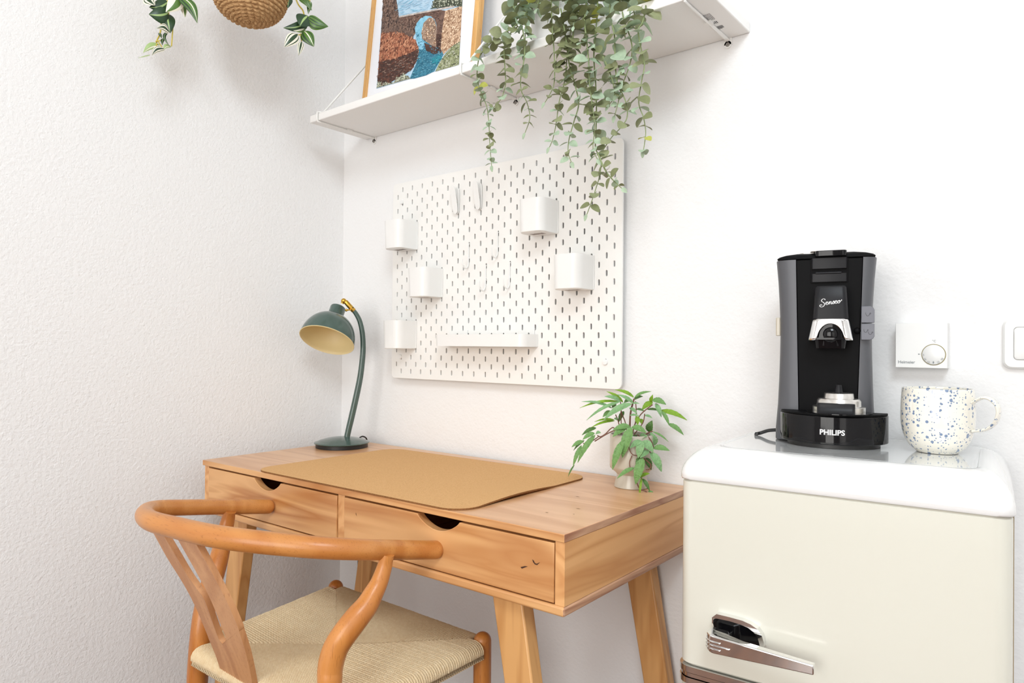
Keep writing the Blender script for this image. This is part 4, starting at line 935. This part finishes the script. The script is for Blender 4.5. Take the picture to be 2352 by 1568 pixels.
# ================================================================ THERMOSTAT & SWITCH
th = thing('thermostat', 'square white room thermostat with a round dial on the wall above the mug', 'thermostat', (1.60, 0, 1.05))
x0, x1, z0, z1, yd = 1.5618, 1.6382, 1.0125, 1.0885, -.0270
MB().loft([[V(x,y,z) for x,z in ((x0+e,z0+e),(x1-e,z0+e),(x1-e,z1-e),(x0+e,z1-e))] for y, e in ((-.0002,.0015),(-.004,0),(yd,0))]).build('casing', 'white_plastic', th, bevel=.0008)
dc = V(1.6187, yd, 1.0352)
part_label(MB().lathe([(.0166,-.0002),(.0166,.0005),(.0178,.0005),(.0178,-.0002)], dc, (0,-1,0), 48).build('dial_groove', mat('dial_groove', s2l(150,140,100), .6), th), 'olive ring round the dial')
dl = MB().lathe([(.0165,0),(.0165,.0020),(.0155,.0028),(.0,.0030)], dc, (0,-1,0), 48).build('dial', 'white_plastic', th)
tm = MB(); text(tm, 'Heimeier', .0068, V(1.5658, yd-.0002, 1.0198), V(1,0,0), V(0,0,1), ext=0, bold=.02); 
part_label(tm.build('lettering', 'greyink', th, thick=-1), 'dark lettering Heimeier')
te = MB(); text(te, '\u00b0C', .0052, V(1.6163, yd-.0002, 1.0560), V(1,0,0), V(0,0,1), ext=0, bold=.01); te.build('degree_sign', 'greyink', th, thick=-1)
MB().add([V(1.5960,yd-.0003,1.0368),V(1.5998,yd-.0003,1.0357),V(1.5960,yd-.0003,1.0346)], [(0,1,2)]).build('pointer_mark', 'greyink', th)
tn = MB()
for s_, ang in (('5',182),('10',212),('15',240),('25',300),('30',330)):
    a = math.radians(ang); rr = .0142; c_ = dc+V(rr*math.cos(a), -.0032, rr*math.sin(a)); 
    ra = a+PI/2 if ang > 200 else 0; 
    xd = V(math.cos(ra),0,math.sin(ra)) if ang > 200 else V(1,0,0); yd_ = V(-xd.z,0,xd.x)
    text(tn, s_, .0042, c_-yd_*.0015, xd, yd_, ext=0, align='CENTER')
tn.add([dc+V(x,-.0031,-.0128+z) for x,z in ((0,.0022),(.0011,.0007),(.0011,-.0010),(0,-.0024),(-.0011,-.0010),(-.0011,.0007))], [tuple(range(6))])
part_label(tn.build('dial_numbers', 'greyink', parent=dl, thick=-1), 'grey dial numbers 5 to 30')
sw = thing('light_switch', 'white rocker light switch on the wall right of the thermostat', 'light switch', (1.752, 0, 1.0545))
def rs(e, y, r): return [V(x,y,z) for x,z in rrect(1.7117+e,1.7927-e,1.0140+e,1.0950-e,r,6)]
MB().loft([rs(0,-.0002,.012), rs(0,-.006,.012), rs(.003,-.0095,.010), rs(.014,-.0095,.006), rs(.0145,-.006,.006)]).build('frame', 'white_plastic', sw, smooth=35)
MB().loft([rs(.0155,-.0055,.005), rs(.0155,-.0115,.005), rs(.018,-.0125,.004)]).build('rocker', 'white_plastic', sw, smooth=35)

# ================================================================ CHAIR
ch = thing('armchair', 'oiled beech chair with curved wraparound rail and woven cord seat, at the desk', 'chair', (.66, -.52, 0))
def onk(px, py, k): # tilted plane z = .681 - k*(y+.5)
    d = ray(px, py); t = (.681-k*(CAM.y+.5)-CAM.z)/(d.z+k*d.y); return CAM+d*t
rail_px = [(1000,1262.5,.15),(942,1262.5,.17),(885,1262.5,.19),(842,1262.3,.20),(750,1259,.19),(661,1251,.18),(585,1243.5,.175),(517,1235,.17),(460,1225,.167),(408,1212,.165),(371,1203.5,.162),(347,1196.5,.16),(333.5,1186.5,.157),(333,1178,.155),(345,1170,.155),(372,1166.5,.156),(408,1165.5,.157),(480.7,1164,.157),(550,1163.5,.157),(615,1163.4,.157)]
rail = smoothpath([onk(*q) for q in rail_px], 5)
for _ in range(10):   # relax
    rail = [rail[0]]+[(rail[i-1]+rail[i]*2+rail[i+1])/4 for i in range(1,len(rail)-1)]+[rail[-1]]
rad = lerpl([.0160,.0165,.0168,.0170,.0176,.0180,.0183,.0184,.0182,.0180,.0178,.0175,.0170,.0166,.0164,.0162,.0160,.0160,.0158,.0156], len(rail))
MB().tube(rail, rad, 28, dome=.95).build('top_rail', 'beech', ch, smooth=80)
nearleg = [(890,1272,-.598),(885.5,1290,-.600),(882,1305,-.602),(871,1337,-.610),(857,1364,-.622),(842,1391,-.636),(824,1413,-.650),(806,1436,-.662),(788,1460,-.673),(773,1484,-.680),(763,1512,-.685),(758,1540,-.688),(757,1568,-.690)]
P = [onY(*q) for q in nearleg]; P += [V(P[-1].x-.002,-.692,.44), V(P[-1].x-.002,-.694,.30), V(P[-1].x+.004,-.70,.0)]
pth = smoothpath(P, 4); MB().tube(pth, lerpl([.0118,.0120,.0128,.0145,.0165,.0185,.0200,.0205,.0205,.0205,.0205,.0200,.0195,.0190,.0180,.0130], len(pth)), 24).build('rear_leg', 'beechz', ch, smooth=80)
farleg = [(529,1172,-.599),(526,1180,-.600),(523,1195,-.601),(517,1220,-.606),(510,1252,-.615),(502,1285,-.630),(494,1312,-.642),(487,1335,-.650),(477,1370,-.663),(468,1410,-.674),(462,1455,-.681),(457,1510,-.684),(453,1568,-.686)]
P = [onY(*q) for q in farleg]; P += [V(P[-1].x-.001,-.688,.30), V(P[-1].x-.006,-.70,.0)]
pth = smoothpath(P, 4); MB().tube(pth, lerpl([.0120,.0128,.0142,.0160,.0180,.0195,.0200,.0205,.0205,.0205,.0205,.0200,.0190,.0130], len(pth)), 24).build('rear_leg', 'beechz', ch, smooth=80)
for x, xb in ((.8712,.878), (.3905,.383)):
    MB().tube([V(xb,-.303,.0),V(x,-.309,.20),V(x,-.31,.40),V(x,-.31,.4470)], [.0125,.0175,.0182,.0180], 28, dome=1.0).build('front_leg', 'beechz', ch, smooth=80)
# splat: Y-shaped back piece between the rail and the rear seat rail
sp0 = V(.64,-.812,.722); sp1 = V(.62,-.700,.425); sdir = (sp0-sp1); nS = V(1,0,0).cross(sdir).normalized()
def SP(px, py): return onp(px, py, sp1, nS)
Lo = [(349,1218),(385,1283),(416,1332),(444.6,1384),(473,1450),(497,1510),(512,1560),(520,1600)]
Ro = [(445,1240),(480,1302),(502,1344),(526,1392),(545.7,1438),(565,1500),(578,1560),(584,1600)]
Li = [(374,1226),(405,1278),(431,1322),(452,1352),(470,1378),(488,1428),(502.4,1467)]
Ri = [(408,1238),(433,1282),(455.4,1322),(478,1365),(491.5,1395),(506,1432),(519,1468)]
spm = MB(); thk = nS*-.0100
def strip2(A, B, n=14):
    a = smoothpath([SP(*q) for q in A], 3); b = smoothpath([SP(*q) for q in B], 3); a = [Vector(x) for x in a]; 
    n = max(len(a), len(b))
    def rs_(p): 
        out = []
        for i in range(n):
            t = i*(len(p)-1)/(n-1); k_ = min(int(t), len(p)-2); out.append(p[k_].lerp(p[k_+1], t-k_))
        return out
    a, b = rs_(a), rs_(b); spm.loft([[p, q, q+thk, p+thk] for p, q in zip(a, b)])
cut = (511, 1478)
strip2(Lo[:5]+[(479,1466)], Li+[cut]); strip2(Ri+[cut], Ro[:5]+[(549,1450)])
strip2([(479,1466)]+Lo[5:], [cut,(530,1520),(545,1580),(552,1600)]); strip2([cut,(530,1520),(545,1580),(552,1600)], [(549,1450)]+Ro[5:])
spm.build('back_splat', 'splat', ch, smooth=60)
# seat: rails and woven cord
A_, B_, C__, D_ = V(.404,-.322,0), V(.857,-.322,0), V(.862,-.676,0), V(.468,-.684,0)
ZS = .4520
for a, b, z in ((V(.3905,-.325,.434),V(.450,-.672,.434),0),(V(.8712,-.325,.434),V(.877,-.675,.434),0),(V(.405,-.31,.432),V(.857,-.31,.432),0),(V(.465,-.690,.432),V(.862,-.690,.432),0)):
    MB().tube([a,b], .0125, 16).build('seat_rail', 'beech', ch, smooth=80)
seatm = MB(); O_ = V(.650,-.500,0)
COR = (V(.388,-.306,0), V(.873,-.306,0), V(.878,-.694,0), V(.448,-.694,0))
def seat_tri(P0, P1, indir, n, rr=.0170):
    outd = -Vector(indir); ed = (P1-P0)/n
    def hit(p):   # length along indir until the seams that run from the corners to the middle
        best = 9
        for q in COR:
            s = O_-q; den = indir.x*s.y-indir.y*s.x
            if abs(den) < 1e-9: continue
            t = ((q.x-p.x)*s.y-(q.y-p.y)*s.x)/den
            u = ((q.x-p.x)*indir.y-(q.y-p.y)*indir.x)/den
            if -1e-6 <= u <= 1.0001 and t > 0: best = min(best, t)
        return best if best < 9 else 0.001
    pit = ed.length
    for i in range(n):
        p = P0+ed*(i+.5); Lh = max(hit(p), .002); path = []
        c = p+V(0,0,ZS-rr-.001)
        for a in (-70,-40,-10,15,40,65,85): a = math.radians(a); path.append(c+outd*rr*math.cos(a)+V(0,0,rr*math.sin(a)))
        for t in (.15,.35,.6,.8,.94,1.06):
            x = Lh*t if t < 1 else Lh+.0025; dist = (p+indir*x-O_).length; sag = .011*(min(1, x/.16))*1.0; edge = .0030 if t > .97 else 0
            path.append(V(p.x+indir.x*x, p.y+indir.y*x, ZS-sag*.8-edge))
        w2 = pit*.5; sd_ = ed.normalized(); k_ = len(path); vs = []; jit = random.uniform(-.0003,.0003)
        for q_i, q in enumerate(path):
            tg = (path[min(q_i+1,k_-1)]-path[max(q_i-1,0)]).normalized(); nn_ = sd_.cross(tg); 
            if nn_.dot(outd*.6+V(0,0,1)) < 0: nn_ = -nn_
            for s, h in ((-1,-1.3),(-.78,-.1),(0,.55),(.78,-.1),(1,-1.3)): vs.append(q+sd_*w2*s+nn_*(w2*h*1.25+jit))
        seatm.add(vs, [(a_*5+b_, a_*5+b_+1, (a_+1)*5+b_+1, (a_+1)*5+b_) for a_ in range(k_-1) for b_ in range(4)])
random.seed(2)
seat_tri(A_+V(-.016,-.004,0), D_+V(-.020,.008,0), V(1,0,0), 62)
seat_tri(C__+V(.014,.006,0), B_+V(.016,-.004,0), V(-1,0,0), 62)
seat_tri(B_+V(-.006,.014,0), A_+V(.006,.014,0), V(0,-1,0), 76)
seat_tri(D_+V(.004,-.010,0), C__+V(-.004,-.012,0), V(0,1,0), 68)
seatm.add([V(.40,-.32,.4375),V(.86,-.32,.4375),V(.864,-.69,.4375),V(.455,-.69,.4375)], [(0,1,2,3)])
def cordmat():
    m = M['cord']; nt = m.node_tree; b = nt.nodes['Principled BSDF']; N = nt.nodes.new; L = nt.links.new
    tc = [n for n in nt.nodes if n.type == 'TEX_COORD'][0]; wv = N('ShaderNodeTexWave'); wv.wave_type = 'BANDS'; wv.bands_direction = 'DIAGONAL'; wv.inputs['Scale'].default_value = 210; wv.inputs['Distortion'].default_value = 2.0
    bp = N('ShaderNodeBump'); bp.inputs['Distance'].default_value = .0004; bp.inputs['Strength'].default_value = .7; L(tc.outputs['Object'], wv.inputs['Vector']); L(wv.outputs['Fac'], bp.inputs['Height']); L(bp.outputs['Normal'], b.inputs['Normal'])
cordmat()
part_label(seatm.build('woven_seat', 'cord', ch, smooth=60, thick=-1), 'woven natural paper cord seat')
for a, b in ((V(.382,-.30,.24),V(.445,-.69,.25)),(V(.875,-.30,.24),V(.878,-.69,.25))): MB().tube([a,b], .009, 12).build('stretcher', 'beech', ch)
